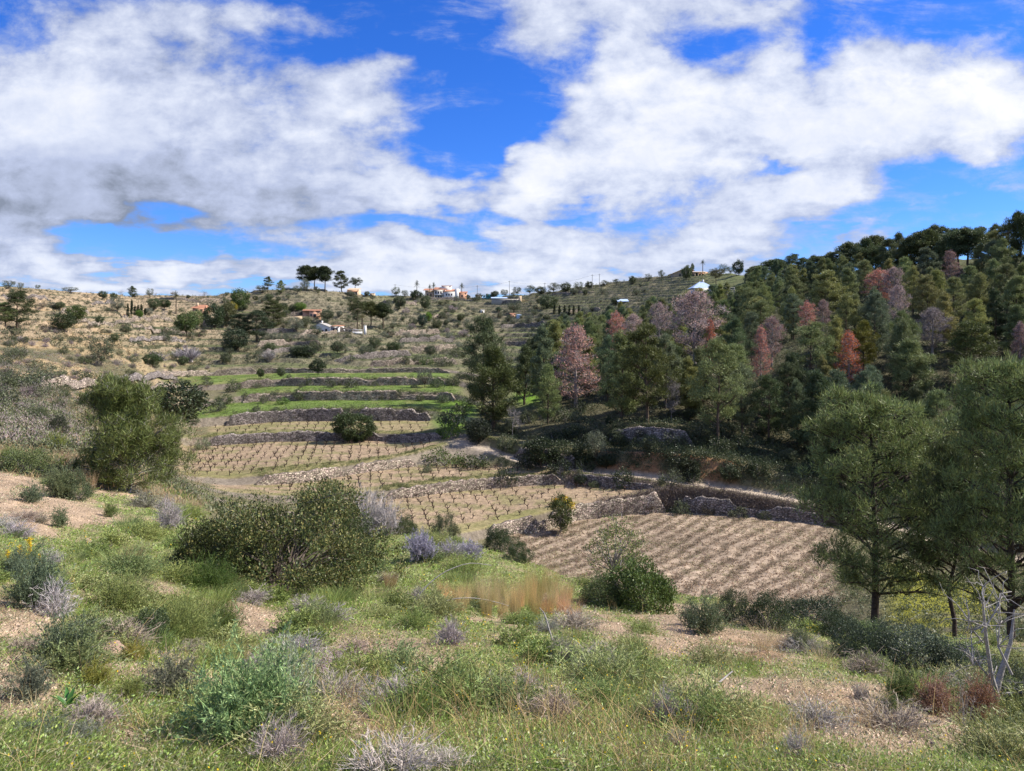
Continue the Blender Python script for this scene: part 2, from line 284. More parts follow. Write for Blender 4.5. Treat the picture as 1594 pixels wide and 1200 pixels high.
# ------------------------------------------------------------------ look-ups on the ground
def col_of(px): return int(np.clip(np.searchsorted(PXC, px), 1, len(PXC)-1))
PYmin = np.minimum.accumulate(np.where(np.arange(len(KR))[None] < 3, 9e9, PYg), axis=1)
def hit(px, py):
    """the ground point seen at photo pixel (px, py) -> (x, y, z)"""
    c = col_of(px); y = PYmin[c]; i = int(np.argmax(y <= py))
    if y[-1] > py: i = int(np.argmin(np.abs(PYg[c]-py)))
    i = max(i, 1); a, b = PYg[c, i-1], PYg[c, i]
    f = 0 if abs(a-b) < 1e-6 else min(max((a-py)/(a-b), 0), 1)
    d = D[c, i-1]*(1-f)+D[c, i]*f
    return ground((px-CX)/F*d, d)
def ground(x, y):
    px = CX+x/y*F; c = col_of(px); f = min(max((px-PXC[c-1])/(PXC[c]-PXC[c-1]), 0), 1)
    z = np.interp(y, D[c-1], Zt[c-1])*(1-f)+np.interp(y, D[c], Zt[c])*f
    return Vector((x, y, float(z)))
def gat(px, d): return ground((px-CX)/F*d, d)
def rowpx(p): return CX+p[0]/p[1]*F, HY-p[2]/p[1]*F

# ------------------------------------------------------------------ mesh helpers
def mesh(name, V, Fs, mats=(), mi=None, smooth_=False):
    """V (n,3); Fs list of (m,3)/(m,4) index arrays; mi: material index per face array"""
    me = bpy.data.meshes.new(name); V = np.asarray(V, np.float32)
    me.vertices.add(len(V)); me.vertices.foreach_set('co', V.ravel())
    Fs = [np.asarray(f, np.int32) for f in Fs if len(f)]
    nl = sum(f.size for f in Fs); nf = sum(len(f) for f in Fs)
    me.loops.add(nl); me.loops.foreach_set('vertex_index', np.concatenate([f.ravel() for f in Fs]))
    tot = np.concatenate([np.full(len(f), f.shape[1], np.int32) for f in Fs])
    st = np.concatenate([[0], np.cumsum(tot)[:-1]]).astype(np.int32)
    me.polygons.add(nf); me.polygons.foreach_set('loop_start', st); me.polygons.foreach_set('loop_total', tot)
    if smooth_: me.polygons.foreach_set('use_smooth', np.ones(nf, bool))
    if mi is not None: me.polygons.foreach_set('material_index', np.concatenate([np.full(len(f), m, np.int32) for f, m in zip(Fs, mi)]))
    for m in mats: me.materials.append(m)
    me.update(calc_edges=True); return me
def link(name, data, parent=None, color=None):
    o = bpy.data.objects.new(name, data); COL.objects.link(o)
    if parent is not None: o.parent = parent
    if color is not None: o.color = (*color, 1)
    return o
class MB:
    """collects shapes into one mesh"""
    def __init__(s): s.v = []; s.f = []; s.mi = []; s.n = 0
    def add(s, V, Fa, m=0):
        V = np.asarray(V, float).reshape(-1, 3)
        if len(V) == 0: return s
        s.v.append(V); s.f.append(np.asarray(Fa)+s.n); s.mi.append(m); s.n += len(V); return s
    def box(s, x0, x1, y0, y1, z0, z1, m=0):
        V = [(x, y, z) for z in (z0, z1) for y in (y0, y1) for x in (x0, x1)]
        return s.add(V, [(0,2,3,1),(4,5,7,6),(0,1,5,4),(2,6,7,3),(0,4,6,2),(1,3,7,5)], m)
    def poly(s, V, Fa, m=0):
        for f in Fa: s.add([V[i] for i in f], [tuple(range(len(f)))], m)
        return s
    def mesh(s, name, mats, smooth_=False): return mesh(name, np.concatenate(s.v), s.f, mats, s.mi, smooth_)
def norm(a): return a/np.maximum(np.linalg.norm(a, axis=-1, keepdims=True), 1e-9)
def tubes(P, Rr, sides=5):
    """P (n,k,3) paths, Rr (n,k) radii -> verts, quads"""
    P = np.asarray(P, float); Rr = np.asarray(Rr, float); n, k, _ = P.shape
    T = np.gradient(P, axis=1) if k > 1 else P; T = norm(T)
    ref = np.where(np.abs(T[..., 2:3]) > .9, np.array([1., 0, 0]), np.array([0, 0, 1.]))
    A = norm(np.cross(T, ref)); B = np.cross(T, A)
    an = np.arange(sides)*2*math.pi/sides
    V = P[:, :, None]+Rr[:, :, None, None]*(A[:, :, None]*np.cos(an)[None, None, :, None]+B[:, :, None]*np.sin(an)[None, None, :, None])
    i = np.arange(n)[:, None, None]*k*sides; j = np.arange(k-1)[None, :, None]*sides; a = np.arange(sides)[None, None]
    a2 = (a+1) % sides
    q = np.stack([i+j+a, i+j+a2, i+j+sides+a2, i+j+sides+a], -1).reshape(-1, 4)
    return V.reshape(-1, 3), q
def ribbons(rng, P, Wd):
    """flat blades along paths P (n,k,3) with widths (n,k), last width may be 0"""
    n, k, _ = P.shape; T = norm(np.gradient(P, axis=1))
    S = norm(np.cross(T, norm(rng.normal(size=(n, 1, 3)))+np.zeros((n, k, 3))))
    V = np.stack([P-S*Wd[..., None]*.5, P+S*Wd[..., None]*.5], 2).reshape(-1, 3)
    i = np.arange(n)[:, None]*k*2; j = np.arange(k-1)[None]*2
    q = np.stack([i+j, i+j+1, i+j+3, i+j+2], -1).reshape(-1, 4)
    return V, q
def leaves(rng, P, Dr, Ln, Wd, quad=False):
    n = len(P); Dr = norm(Dr); S = norm(np.cross(Dr, rng.normal(size=(n, 3))))
    Ln = (Ln*np.ones(n))[:, None]; Wd = (Wd*np.ones(n))[:, None]
    if quad:
        V = np.stack([P, P+Dr*Ln*.5+S*Wd*.5, P+Dr*Ln, P+Dr*Ln*.5-S*Wd*.5], 1).reshape(-1, 3)
        return V, np.arange(n*4).reshape(n, 4)
    V = np.stack([P-S*Wd*.5, P+S*Wd*.5, P+Dr*Ln], 1).reshape(-1, 3)
    return V, np.arange(n*3).reshape(n, 3)
def ball(rng, n, pw=.45):
    v = norm(rng.normal(size=(n, 3))); return v*(rng.random((n, 1))**pw), v
def clump(rng, C, Rr, n, Ln, Wd, up=.5, out=.8, flat=.8, quad=False, jit=.6):
    C = np.asarray(C); m = len(C); Rr = np.broadcast_to(np.asarray(Rr, float), (m,))
    o, v = ball(rng, m*n); ci_ = np.repeat(np.arange(m), n)
    P = C[ci_]+o*Rr[ci_][:, None]*np.array([1, 1, flat])
    Dr = v*out+np.array([0, 0, up])+rng.normal(size=P.shape)*jit
    return leaves(rng, P, Dr, Ln*rng.uniform(.7, 1.3, len(P)), Wd*rng.uniform(.8, 1.2, len(P)), quad)
def bend(rng, A, B, k=5, sag=.1, wob=.05):
    """curved paths from A to B (n,3) -> (n,k,3)"""
    t = np.linspace(0, 1, k)[None, :, None]; L = np.linalg.norm(B-A, axis=1)[:, None, None]
    P = A[:, None]*(1-t)+B[:, None]*t
    P = P+np.array([0, 0, 1.])*sag*L*np.sin(t*math.pi)
    w = rng.normal(size=(len(A), k, 3))*wob*L*np.sin(np.clip(t, .02, 1)*math.pi*.5); w[:, 0] = 0
    return P+w

# ------------------------------------------------------------------ materials
def newmat(name):
    m = bpy.data.materials.new(name); m.use_nodes = True; nt = m.node_tree; nt.nodes.clear(); return m, nt.nodes, nt.links
def leaf_mat(name, base=None, vmin=.55, vmax=1.45, hue=.025, trans=.25, rough=.6, tip=None, tipw=.3, spec=.25):
    """foliage: base colour (or the object's own colour), varied leaf by leaf"""
    m, N, L = newmat(name); out = N.new('ShaderNodeOutputMaterial')
    g = N.new('ShaderNodeNewGeometry'); rp = g.outputs['Random Per Island']
    if base is None:
        oi = N.new('ShaderNodeObjectInfo'); src = oi.outputs['Color']
    else:
        c = N.new('ShaderNodeRGB'); c.outputs[0].default_value = (*base, 1); src = c.outputs[0]
    if tip is not None:
        mr0 = N.new('ShaderNodeMath'); mr0.operation = 'FRACT'; mm = N.new('ShaderNodeMath'); mm.operation = 'MULTIPLY'; mm.inputs[1].default_value = 7.31
        L.new(rp, mm.inputs[0]); L.new(mm.outputs[0], mr0.inputs[0])
        lt = N.new('ShaderNodeMath'); lt.operation = 'LESS_THAN'; lt.inputs[1].default_value = tipw; L.new(mr0.outputs[0], lt.inputs[0])
        mxx = N.new('ShaderNodeMix'); mxx.data_type = 'RGBA'; L.new(lt.outputs[0], mxx.inputs[0]); L.new(src, mxx.inputs[6]); mxx.inputs[7].default_value = (*tip, 1); src = mxx.outputs[2]
    hs = N.new('ShaderNodeHueSaturation'); L.new(src, hs.inputs['Color'])
    mr = N.new('ShaderNodeMapRange'); mr.inputs['To Min'].default_value = vmin; mr.inputs['To Max'].default_value = vmax; L.new(rp, mr.inputs[0]); L.new(mr.outputs[0], hs.inputs['Value'])
    fr = N.new('ShaderNodeMath'); fr.operation = 'FRACT'; m2 = N.new('ShaderNodeMath'); m2.operation = 'MULTIPLY'; m2.inputs[1].default_value = 13.7
    L.new(rp, m2.inputs[0]); L.new(m2.outputs[0], fr.inputs[0])
    mh = N.new('ShaderNodeMapRange'); mh.inputs['To Min'].default_value = .5-hue; mh.inputs['To Max'].default_value = .5+hue; L.new(fr.outputs[0], mh.inputs[0]); L.new(mh.outputs[0], hs.inputs['Hue'])
    p = N.new('ShaderNodeBsdfPrincipled'); p.inputs['Roughness'].default_value = rough; p.inputs['Specular IOR Level'].default_value = spec; L.new(hs.outputs[0], p.inputs['Base Color'])
    tr_ = N.new('ShaderNodeBsdfTranslucent'); L.new(hs.outputs[0], tr_.inputs['Color'])
    mx = N.new('ShaderNodeMixShader'); mx.inputs[0].default_value = trans; L.new(p.outputs[0], mx.inputs[1]); L.new(tr_.outputs[0], mx.inputs[2]); L.new(mx.outputs[0], out.inputs[0])
    return m
def solid_mat(name, base, rough=.8, var=.35, scale=6., bump_=.3, spec=.2, objcol=False, base2=None, bscale=None):
    m, N, L = newmat(name); out = N.new('ShaderNodeOutputMaterial'); tc = N.new('ShaderNodeTexCoord')
    n = N.new('ShaderNodeTexNoise'); n.inputs['Scale'].default_value = scale; n.inputs['Detail'].default_value = 7; n.inputs['Roughness'].default_value = .62; L.new(tc.outputs['Object'], n.inputs['Vector'])
    r = N.new('ShaderNodeMapRange'); r.inputs['From Min'].default_value = .3; r.inputs['From Max'].default_value = .7
    if base2 is None: b1 = tuple(c*(1-var) for c in base); b2 = tuple(min(1, c*(1+var)) for c in base)
    else: b1, b2 = base, base2
    L.new(n.outputs['Fac'], r.inputs[0]); mx = N.new('ShaderNodeMix'); mx.data_type = 'RGBA'; L.new(r.outputs[0], mx.inputs[0]); mx.inputs[6].default_value = (*b1, 1); mx.inputs[7].default_value = (*b2, 1)
    src = mx.outputs[2]
    if objcol:
        oi = N.new('ShaderNodeObjectInfo'); mu = N.new('ShaderNodeMix'); mu.data_type = 'RGBA'; mu.blend_type = 'MULTIPLY'; mu.inputs[0].default_value = 1
        L.new(src, mu.inputs[6]); L.new(oi.outputs['Color'], mu.inputs[7]); src = mu.outputs[2]
    p = N.new('ShaderNodeBsdfPrincipled'); p.inputs['Roughness'].default_value = rough; p.inputs['Specular IOR Level'].default_value = spec; L.new(src, p.inputs['Base Color'])
    if bump_:
        n2 = n
        if bscale:
            n2 = N.new('ShaderNodeTexNoise'); n2.inputs['Scale'].default_value = bscale; n2.inputs['Detail'].default_value = 5; L.new(tc.outputs['Object'], n2.inputs['Vector'])
        b = N.new('ShaderNodeBump'); b.inputs['Strength'].default_value = bump_; b.inputs['Distance'].default_value = .05; L.new(n2.outputs['Fac'], b.inputs['Height']); L.new(b.outputs[0], p.inputs['Normal'])
    L.new(p.outputs[0], out.inputs[0]); return m
def ground_mat():
    m, N, L = newmat('earth'); out = N.new('ShaderNodeOutputMaterial'); tc = N.new('ShaderNodeTexCoord')
    at = N.new('ShaderNodeVertexColor'); at.layer_name = 'albedo'
    def nz(s, d, r=.65):
        n = N.new('ShaderNodeTexNoise'); n.inputs['Scale'].default_value = s; n.inputs['Detail'].default_value = d; n.inputs['Roughness'].default_value = r; L.new(tc.outputs['Object'], n.inputs['Vector']); return n
    a, b = nz(1.3, 10, .72), nz(17, 6, .7)
    vo = N.new('ShaderNodeTexVoronoi'); vo.inputs['Scale'].default_value = 22; L.new(tc.outputs['Object'], vo.inputs['Vector'])
    r1 = N.new('ShaderNodeMapRange'); r1.inputs['From Min'].default_value = .3; r1.inputs['From Max'].default_value = .7; r1.inputs['To Min'].default_value = .55; r1.inputs['To Max'].default_value = 1.4; L.new(a.outputs['Fac'], r1.inputs[0])
    r2 = N.new('ShaderNodeMapRange'); r2.inputs['From Min'].default_value = .3; r2.inputs['From Max'].default_value = .7; r2.inputs['To Min'].default_value = .72; r2.inputs['To Max'].default_value = 1.28; L.new(b.outputs['Fac'], r2.inputs[0])
    mu = N.new('ShaderNodeMath'); mu.operation = 'MULTIPLY'; L.new(r1.outputs[0], mu.inputs[0]); L.new(r2.outputs[0], mu.inputs[1])
    vm = N.new('ShaderNodeVectorMath'); vm.operation = 'SCALE'; L.new(at.outputs['Color'], vm.inputs[0]); L.new(mu.outputs[0], vm.inputs['Scale'])
    p = N.new('ShaderNodeBsdfPrincipled'); p.inputs['Roughness'].default_value = .95; p.inputs['Specular IOR Level'].default_value = .1; L.new(vm.outputs[0], p.inputs['Base Color'])
    ad = N.new('ShaderNodeMath'); ad.operation = 'MULTIPLY_ADD'; L.new(vo.outputs['Distance'], ad.inputs[0]); ad.inputs[1].default_value = -.5; L.new(b.outputs['Fac'], ad.inputs[2])
    bm = N.new('ShaderNodeBump'); bm.inputs['Strength'].default_value = .8; bm.inputs['Distance'].default_value = .04; L.new(ad.outputs[0], bm.inputs['Height'])
    bm2 = N.new('ShaderNodeBump'); bm2.inputs['Strength'].default_value = .5; bm2.inputs['Distance'].default_value = .35; L.new(a.outputs['Fac'], bm2.inputs['Height']); L.new(bm.outputs[0], bm2.inputs['Normal'])
    L.new(bm2.outputs[0], p.inputs['Normal']); L.new(p.outputs[0], out.inputs[0]); return m
def wall_mat(name, base, mortar, scale=2.6):
    m, N, L = newmat(name); out = N.new('ShaderNodeOutputMaterial'); tc = N.new('ShaderNodeTexCoord')
    mp = N.new('ShaderNodeMapping'); mp.inputs['Scale'].default_value = (1, 1, 1.5); L.new(tc.outputs['Object'], mp.inputs['Vector'])
    nw = N.new('ShaderNodeTexNoise'); nw.inputs['Scale'].default_value = 1.5; L.new(mp.outputs[0], nw.inputs['Vector'])
    v = N.new('ShaderNodeTexVoronoi'); v.inputs['Scale'].default_value = scale; L.new(mp.outputs[0], v.inputs['Vector'])
    e = N.new('ShaderNodeTexVoronoi'); e.feature = 'DISTANCE_TO_EDGE'; e.inputs['Scale'].default_value = scale; L.new(mp.outputs[0], e.inputs['Vector'])
    n = N.new('ShaderNodeTexNoise'); n.inputs['Scale'].default_value = .35; n.inputs['Detail'].default_value = 5; L.new(tc.outputs['Object'], n.inputs['Vector'])
    hs = N.new('ShaderNodeHueSaturation'); hs.inputs['Color'].default_value = (*base, 1)
    sc = N.new('ShaderNodeSeparateColor'); L.new(v.outputs['Color'], sc.inputs[0])
    mr = N.new('ShaderNodeMapRange'); mr.inputs['To Min'].default_value = .45; mr.inputs['To Max'].default_value = 1.45; L.new(sc.outputs[0], mr.inputs[0])
    mr2 = N.new('ShaderNodeMapRange'); mr2.inputs['From Min'].default_value = .35; mr2.inputs['From Max'].default_value = .65; mr2.inputs['To Min'].default_value = .7; mr2.inputs['To Max'].default_value = 1.2; L.new(n.outputs['Fac'], mr2.inputs[0])
    mm = N.new('ShaderNodeMath'); mm.operation = 'MULTIPLY'; L.new(mr.outputs[0], mm.inputs[0]); L.new(mr2.outputs[0], mm.inputs[1]); L.new(mm.outputs[0], hs.inputs['Value'])
    mh = N.new('ShaderNodeMapRange'); mh.inputs['To Min'].default_value = .47; mh.inputs['To Max'].default_value = .52; L.new(sc.outputs[1], mh.inputs[0]); L.new(mh.outputs[0], hs.inputs['Hue'])
    ed = N.new('ShaderNodeMapRange'); ed.inputs['From Min'].default_value = .02; ed.inputs['From Max'].default_value = .10; L.new(e.outputs['Distance'], ed.inputs[0])
    mx = N.new('ShaderNodeMix'); mx.data_type = 'RGBA'; L.new(ed.outputs[0], mx.inputs[0]); mx.inputs[6].default_value = (*mortar, 1); L.new(hs.outputs[0], mx.inputs[7])
    p = N.new('ShaderNodeBsdfPrincipled'); p.inputs['Roughness'].default_value = .92; p.inputs['Specular IOR Level'].default_value = .15; L.new(mx.outputs[2], p.inputs['Base Color'])
    b = N.new('ShaderNodeBump'); b.inputs['Strength'].default_value = 1; b.inputs['Distance'].default_value = .15; L.new(ed.outputs[0], b.inputs['Height']); L.new(b.outputs[0], p.inputs['Normal'])
    L.new(p.outputs[0], out.inputs[0]); return m
M_EARTH = ground_mat()
M_STONE = wall_mat('dry_stone', (.42, .35, .275), (.11, .09, .07), 2.8); M_STONEG = wall_mat('grey_shade_dry_stone', (.32, .28, .25), (.08, .07, .06), 2.8)  # greyer stone puts shade into some walls' colour, and varies the hillside walls
M_BARK = solid_mat('bark', (.10, .075, .055), .9, .4, 9, .6, objcol=False); M_BARKG = solid_mat('grey_bark', (.26, .235, .22), .9, .35, 9, .5)
M_PINE = leaf_mat('pine_needles', None, .5, 1.5, .02, .22, .55)
M_LEAF = leaf_mat('leaves', None, .5, 1.5, .025, .25, .5, spec=.35)
M_DEAD = leaf_mat('dry_needles', None, .55, 1.45, .02, .25, .8, tip=(.40, .33, .31), tipw=.16, spec=.05)
M_TWIG = leaf_mat('twigs', None, .55, 1.35, .02, .05, .85, spec=.1)
M_MAST = leaf_mat('mastic_leaves', (.088, .112, .036), .45, 1.6, .03, .25, .5, tip=(.20, .185, .065), tipw=.34, spec=.3)
M_STEMB = solid_mat('brown_stems', (.15, .12, .10), .9, .3, 9, .3)

# ------------------------------------------------------------------ ground sheet
def build_ground():
    nc, nr = GX.shape
    V = np.stack([GX, GY, GZ], -1).reshape(-1, 3)
    i = np.arange(nc-1)[:, None]*nr; j = np.arange(nr-1)[None]
    Fq = np.stack([i+j, i+nr+j, i+nr+j+1, i+j+1], -1).reshape(-1, 4)
    me = mesh('hillside_ground', V, [Fq], [M_EARTH], smooth_=True)
    ca = me.color_attributes.new('albedo', 'FLOAT_COLOR', 'POINT')
    ca.data.foreach_set('color', np.concatenate([ALB.reshape(-1, 3), np.ones((len(V), 1))], 1).astype(np.float32).ravel())
    o = link('terrain', me); o['kind'] = 'structure'
    # ground underfoot behind the camera and land beyond the skyline
    xs = np.linspace(-40, 40, 60); ys = np.linspace(-30, .5, 30); gx, gy = np.meshgrid(xs, ys, indexing='ij')
    gz = -1.56+.3*(fbm(gx/3, gy/3, 5)-.5)-.05*gx*(np.abs(gx) > 1)*.6+.02*np.minimum(gy, 0)
    gz = np.where(gy > -.3, np.minimum(gz, -1.62), gz)
    i = np.arange(59)[:, None]*30; j = np.arange(29)[None]
    me = mesh('ground_behind', np.stack([gx, gy, gz], -1).reshape(-1, 3), [np.stack([i+j, i+30+j, i+31+j, i+1+j], -1).reshape(-1, 4)], [M_EARTH], smooth_=True)
    ca = me.color_attributes.new('albedo', 'FLOAT_COLOR', 'POINT'); ca.data.foreach_set('color', np.tile([.22, .2, .09, 1], 1800).astype(np.float32))
    o = link('ground', me); o['kind'] = 'structure'
    a = np.linspace(0, 2*math.pi, 65)[:-1]; V = []
    for r, z in ((480, -40), (900, -30), (3000, -60)): V += [(r*math.sin(t), r*math.cos(t), z) for t in a]
    V = [(0, 0, -60)]+V; Fq = []; Ft = [(0, 1+(k+1) % 64, 1+k) for k in range(64)]
    for r in range(2): Fq += [(1+r*64+k, 1+r*64+(k+1) % 64, 1+(r+1)*64+(k+1) % 64, 1+(r+1)*64+k) for k in range(64)]
    me = mesh('land', V, [np.array(Ft), np.array(Fq)], [M_EARTH]); ca = me.color_attributes.new('albedo', 'FLOAT_COLOR', 'POINT')
    ca.data.foreach_set('color', np.tile([.15, .14, .08, 1], len(V)).astype(np.float32)); o = link('land', me); o['kind'] = 'structure'
build_ground()

# ------------------------------------------------------------------ things: naming and placing
THINGS = []
def tag(o, label, cat, group=None, px=None):
    o['category'] = cat
    if group: o['group'] = group
    if label: o['label'] = label
    THINGS.append(dict(o=o, label=label, cat=cat, group=group, px=px)); return THINGS[-1]
def stuff(o): o['kind'] = 'stuff'; return o

# ------------------------------------------------------------------ dry-stone terrace walls
def wall_strip(name, pts, label, mat=M_STONE, group=None, thick=.45, cat='stone wall', seed=0, cap=True):
    """pts: list of (base Vector, height); a battered dry-stone wall with an uneven top"""
    rng = np.random.default_rng(seed+len(pts)); B = np.array([p[0] for p in pts]); H = np.array([p[1] for p in pts])
    L = np.concatenate([[0], np.cumsum(np.linalg.norm(np.diff(B, axis=0), axis=1))]); n = max(4, int(L[-1]/.45)); t = np.linspace(0, L[-1], n)
    P = np.stack([np.interp(t, L, B[:, k]) for k in range(3)], 1); h = np.interp(t, L, H)
    tg = norm(np.gradient(P, axis=0)); nr = norm(np.stack([tg[:, 1], -tg[:, 0], np.zeros(n)], 1))
    nr = np.where((nr[:, 1:2] > 0), -nr, nr)                       # face the valley
    h = h*(1-.42*smooth(.56, .72, fbm(t/5., t*0, seed+3, 3))+.16*(fbm(t/2., t*0, seed+5, 2)-.5))+.30*(vnoise(t/.6, t*0, seed)-.5)
    fade = np.minimum(1, np.minimum(np.arange(n), np.arange(n)[::-1])/4.+.25); h = h*fade
    m = 9; u = np.linspace(0, 1, m)[None, :, None]
    V = P[:, None]-np.array([0, 0, .5])*(1-u)+np.array([0, 0, 1.])*(h[:, None, None]*u)+nr[:, None]*(.30*(1-u))
    V = V+nr[:, None]*(.16*(vnoise(np.repeat(t[:, None], m, 1)/.55, np.repeat(np.arange(m)[None]*1., n, 0)*1.1, seed+9)-.5))[..., None]
    top = V[:, -1]-nr*thick+np.array([0, 0, .05])*rng.normal(size=(n, 1)); back = top-np.array([0, 0, 1.])*(h[:, None]*.8)
    V = np.concatenate([V, top[:, None], back[:, None]], 1); m += 2
    i = np.arange(n-1)[:, None]*m; j = np.arange(m-1)[None]
    me = mesh(name, V.reshape(-1, 3), [np.stack([i+j, i+m+j, i+m+j+1, i+j+1], -1).reshape(-1, 4)], [mat])
    o = link(name, me); c = P[len(P)//2]; tag(o, label, cat, group, rowpx(c)); return o
def contour_wall(kb, a, b, label, mat=M_STONE, lift=.12, seed=0, hmul=1.0):
    pts = []
    for px in np.arange(a, b+1, 6):
        d0, z1 = cd(kb, px), cz(kb+1, px); g = gat(px, d0-.12); pts.append((g, max(.3, (z1-g.z)*hmul+lift)))
    return wall_strip('stone_wall', pts, label, mat, 'dry stone terrace walls', seed=seed)
def build_walls():
    contour_wall(6, 760, 1040, 'long curving dry stone wall between the lowest furrowed field and the vineyard above it', M_STONE, seed=1)
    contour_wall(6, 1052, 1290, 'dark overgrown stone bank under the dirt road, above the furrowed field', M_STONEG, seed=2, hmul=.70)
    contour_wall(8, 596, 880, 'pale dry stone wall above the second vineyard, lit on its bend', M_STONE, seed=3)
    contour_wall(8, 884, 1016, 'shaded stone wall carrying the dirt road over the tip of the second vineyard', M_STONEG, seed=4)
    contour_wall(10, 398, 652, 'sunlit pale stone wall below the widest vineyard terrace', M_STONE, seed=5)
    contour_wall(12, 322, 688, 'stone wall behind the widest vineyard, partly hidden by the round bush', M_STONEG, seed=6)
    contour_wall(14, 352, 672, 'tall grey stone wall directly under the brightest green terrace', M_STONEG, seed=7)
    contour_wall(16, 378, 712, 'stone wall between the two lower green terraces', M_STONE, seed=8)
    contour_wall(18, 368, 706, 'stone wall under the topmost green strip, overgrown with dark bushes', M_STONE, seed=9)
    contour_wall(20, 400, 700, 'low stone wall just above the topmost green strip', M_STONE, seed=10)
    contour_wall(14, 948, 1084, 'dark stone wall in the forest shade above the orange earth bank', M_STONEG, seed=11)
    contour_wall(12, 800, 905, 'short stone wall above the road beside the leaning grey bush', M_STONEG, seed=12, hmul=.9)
    # walls on the slope above the green strips: ((row points), height)
    HW = [([(520,563),(600,556),(640,554)],2.2,'pale stone wall below the square dark bush, two steps above the green strips'),
          ([(575,571),(640,566),(712,565)],1.8,'straight grey wall running to the tall dark pine above the green strips'),
          ([(640,549),(680,545),(712,543)],2.0,'shaded wall left of the tall dark pine'),
          ([(622,534),(670,531),(706,531)],2.0,'wall over a green ledge beneath the olive thicket'),
          ([(600,524),(650,522),(685,519)],2.6,'long ochre wall with earth showing, below the olive thicket'),
          ([(400,541),(450,537),(500,537)],2.4,'long straight wall below the row of olives by the white house'),
          ([(405,553),(450,548),(490,551)],2.0,'low wall above the dark bramble and grey reed clump'),
          ([(330,585),(365,582),(400,580)],1.6,'pale broken wall at the end of the topmost green strip'),
          ([(240,588),(280,586),(330,584)],1.5,'low pale wall under the grey reed bed'),
          ([(170,605),(215,596),(275,589)],1.6,'pale crumbling wall climbing the shrubby slope above the young pine'),
          ([(60,604),(100,608),(150,602)],1.4,'crumbled pale wall remnant on the shrubby slope behind the young pine'),
          ([(200,612),(240,608),(272,604)],1.3,'broken stone wall above the round dark carob'),
          ([(780,512),(820,506),(850,505)],2.2,'shaded wall between the dark pine and the yellow-green pine'),
          ([(785,538),(830,536),(862,531)],2.2,'shaded wall above the grey bare tree beside the pink pine'),
          ([(455,527),(520,517),(560,516)],2.0,'retaining wall under the white gabled house'),
          ([(410,520),(440,518),(462,518)],2.2,'grey wall with pale coping beside the white gabled house'),
          ([(190,498),(230,497),(270,498)],1.6,'pale terrace wall under the cypress row'),
          ([(120,505),(170,504),(225,506)],1.5,'pale terrace wall beneath the leaning pine pair'),
          ([(140,474),(165,473),(180,473)],1.6,'white-topped wall high on the ochre terraces'),
          ([(95,488),(120,487),(140,488)],1.5,'short ochre wall beside the leaning pine pair'),
          ([(225,520),(260,519),(300,520)],1.6,'dark low wall below the little dark bush on the ochre slope'),
          ([(200,532),(245,531),(290,531)],1.6,'long low wall above the orange earth patch'),
          ([(300,503),(315,503),(330,504)],1.4,'short pale wall below the orange-roofed cottage'),
          ([(450,492),(480,490),(500,492)],1.8,'ochre wall beneath the pink house'),
          ([(640,464),(690,466),(740,468)],1.8,'ochre retaining wall below the white villa'),
          ([(590,472),(620,473),(650,474)],1.8,'ochre bank wall on the ridge beside the white villa'),
          ([(660,498),(690,492),(700,489)],1.4,'pale track wall climbing past the small bright green tree'),
          ([(765,472),(800,471),(812,471)],1.8,'grey wall below the long farm shed'),
          ([(840,462),(880,458),(925,456)],1.6,'wall along the dark olives under the power poles'),
          ([(870,492),(900,486),(935,484)],1.6,'shaded wall beneath the row of small cypresses on the right'),
          ([(0,462),(40,464),(80,468)],1.4,'ochre terrace wall near the top of the slope above the lone pine'),
          ([(240,466),(290,468),(350,468)],1.5,'dark-topped terrace wall behind the tall palm')]
    for i, (pts, h, lab) in enumerate(HW):
        P = []
        for a, b in zip(pts[:-1], pts[1:]):
            for t in np.linspace(0, 1, 8, endpoint=False): P.append((a[0]+(b[0]-a[0])*t, a[1]+(b[1]-a[1])*t))
        P.append(pts[-1]); G = [hit(*p) for p in P]
        ds = np.array([g.y for g in G]); ds = np.convolve(np.pad(ds, 3, 'edge'), np.ones(7)/7, 'valid')
        G = [gat(p[0], d) for p, d in zip(P, ds)]
        wall_strip('stone_wall', [(g, h) for g in G], lab, M_STONE if i % 3 else M_STONEG, 'dry stone terrace walls', seed=20+i)
build_walls()

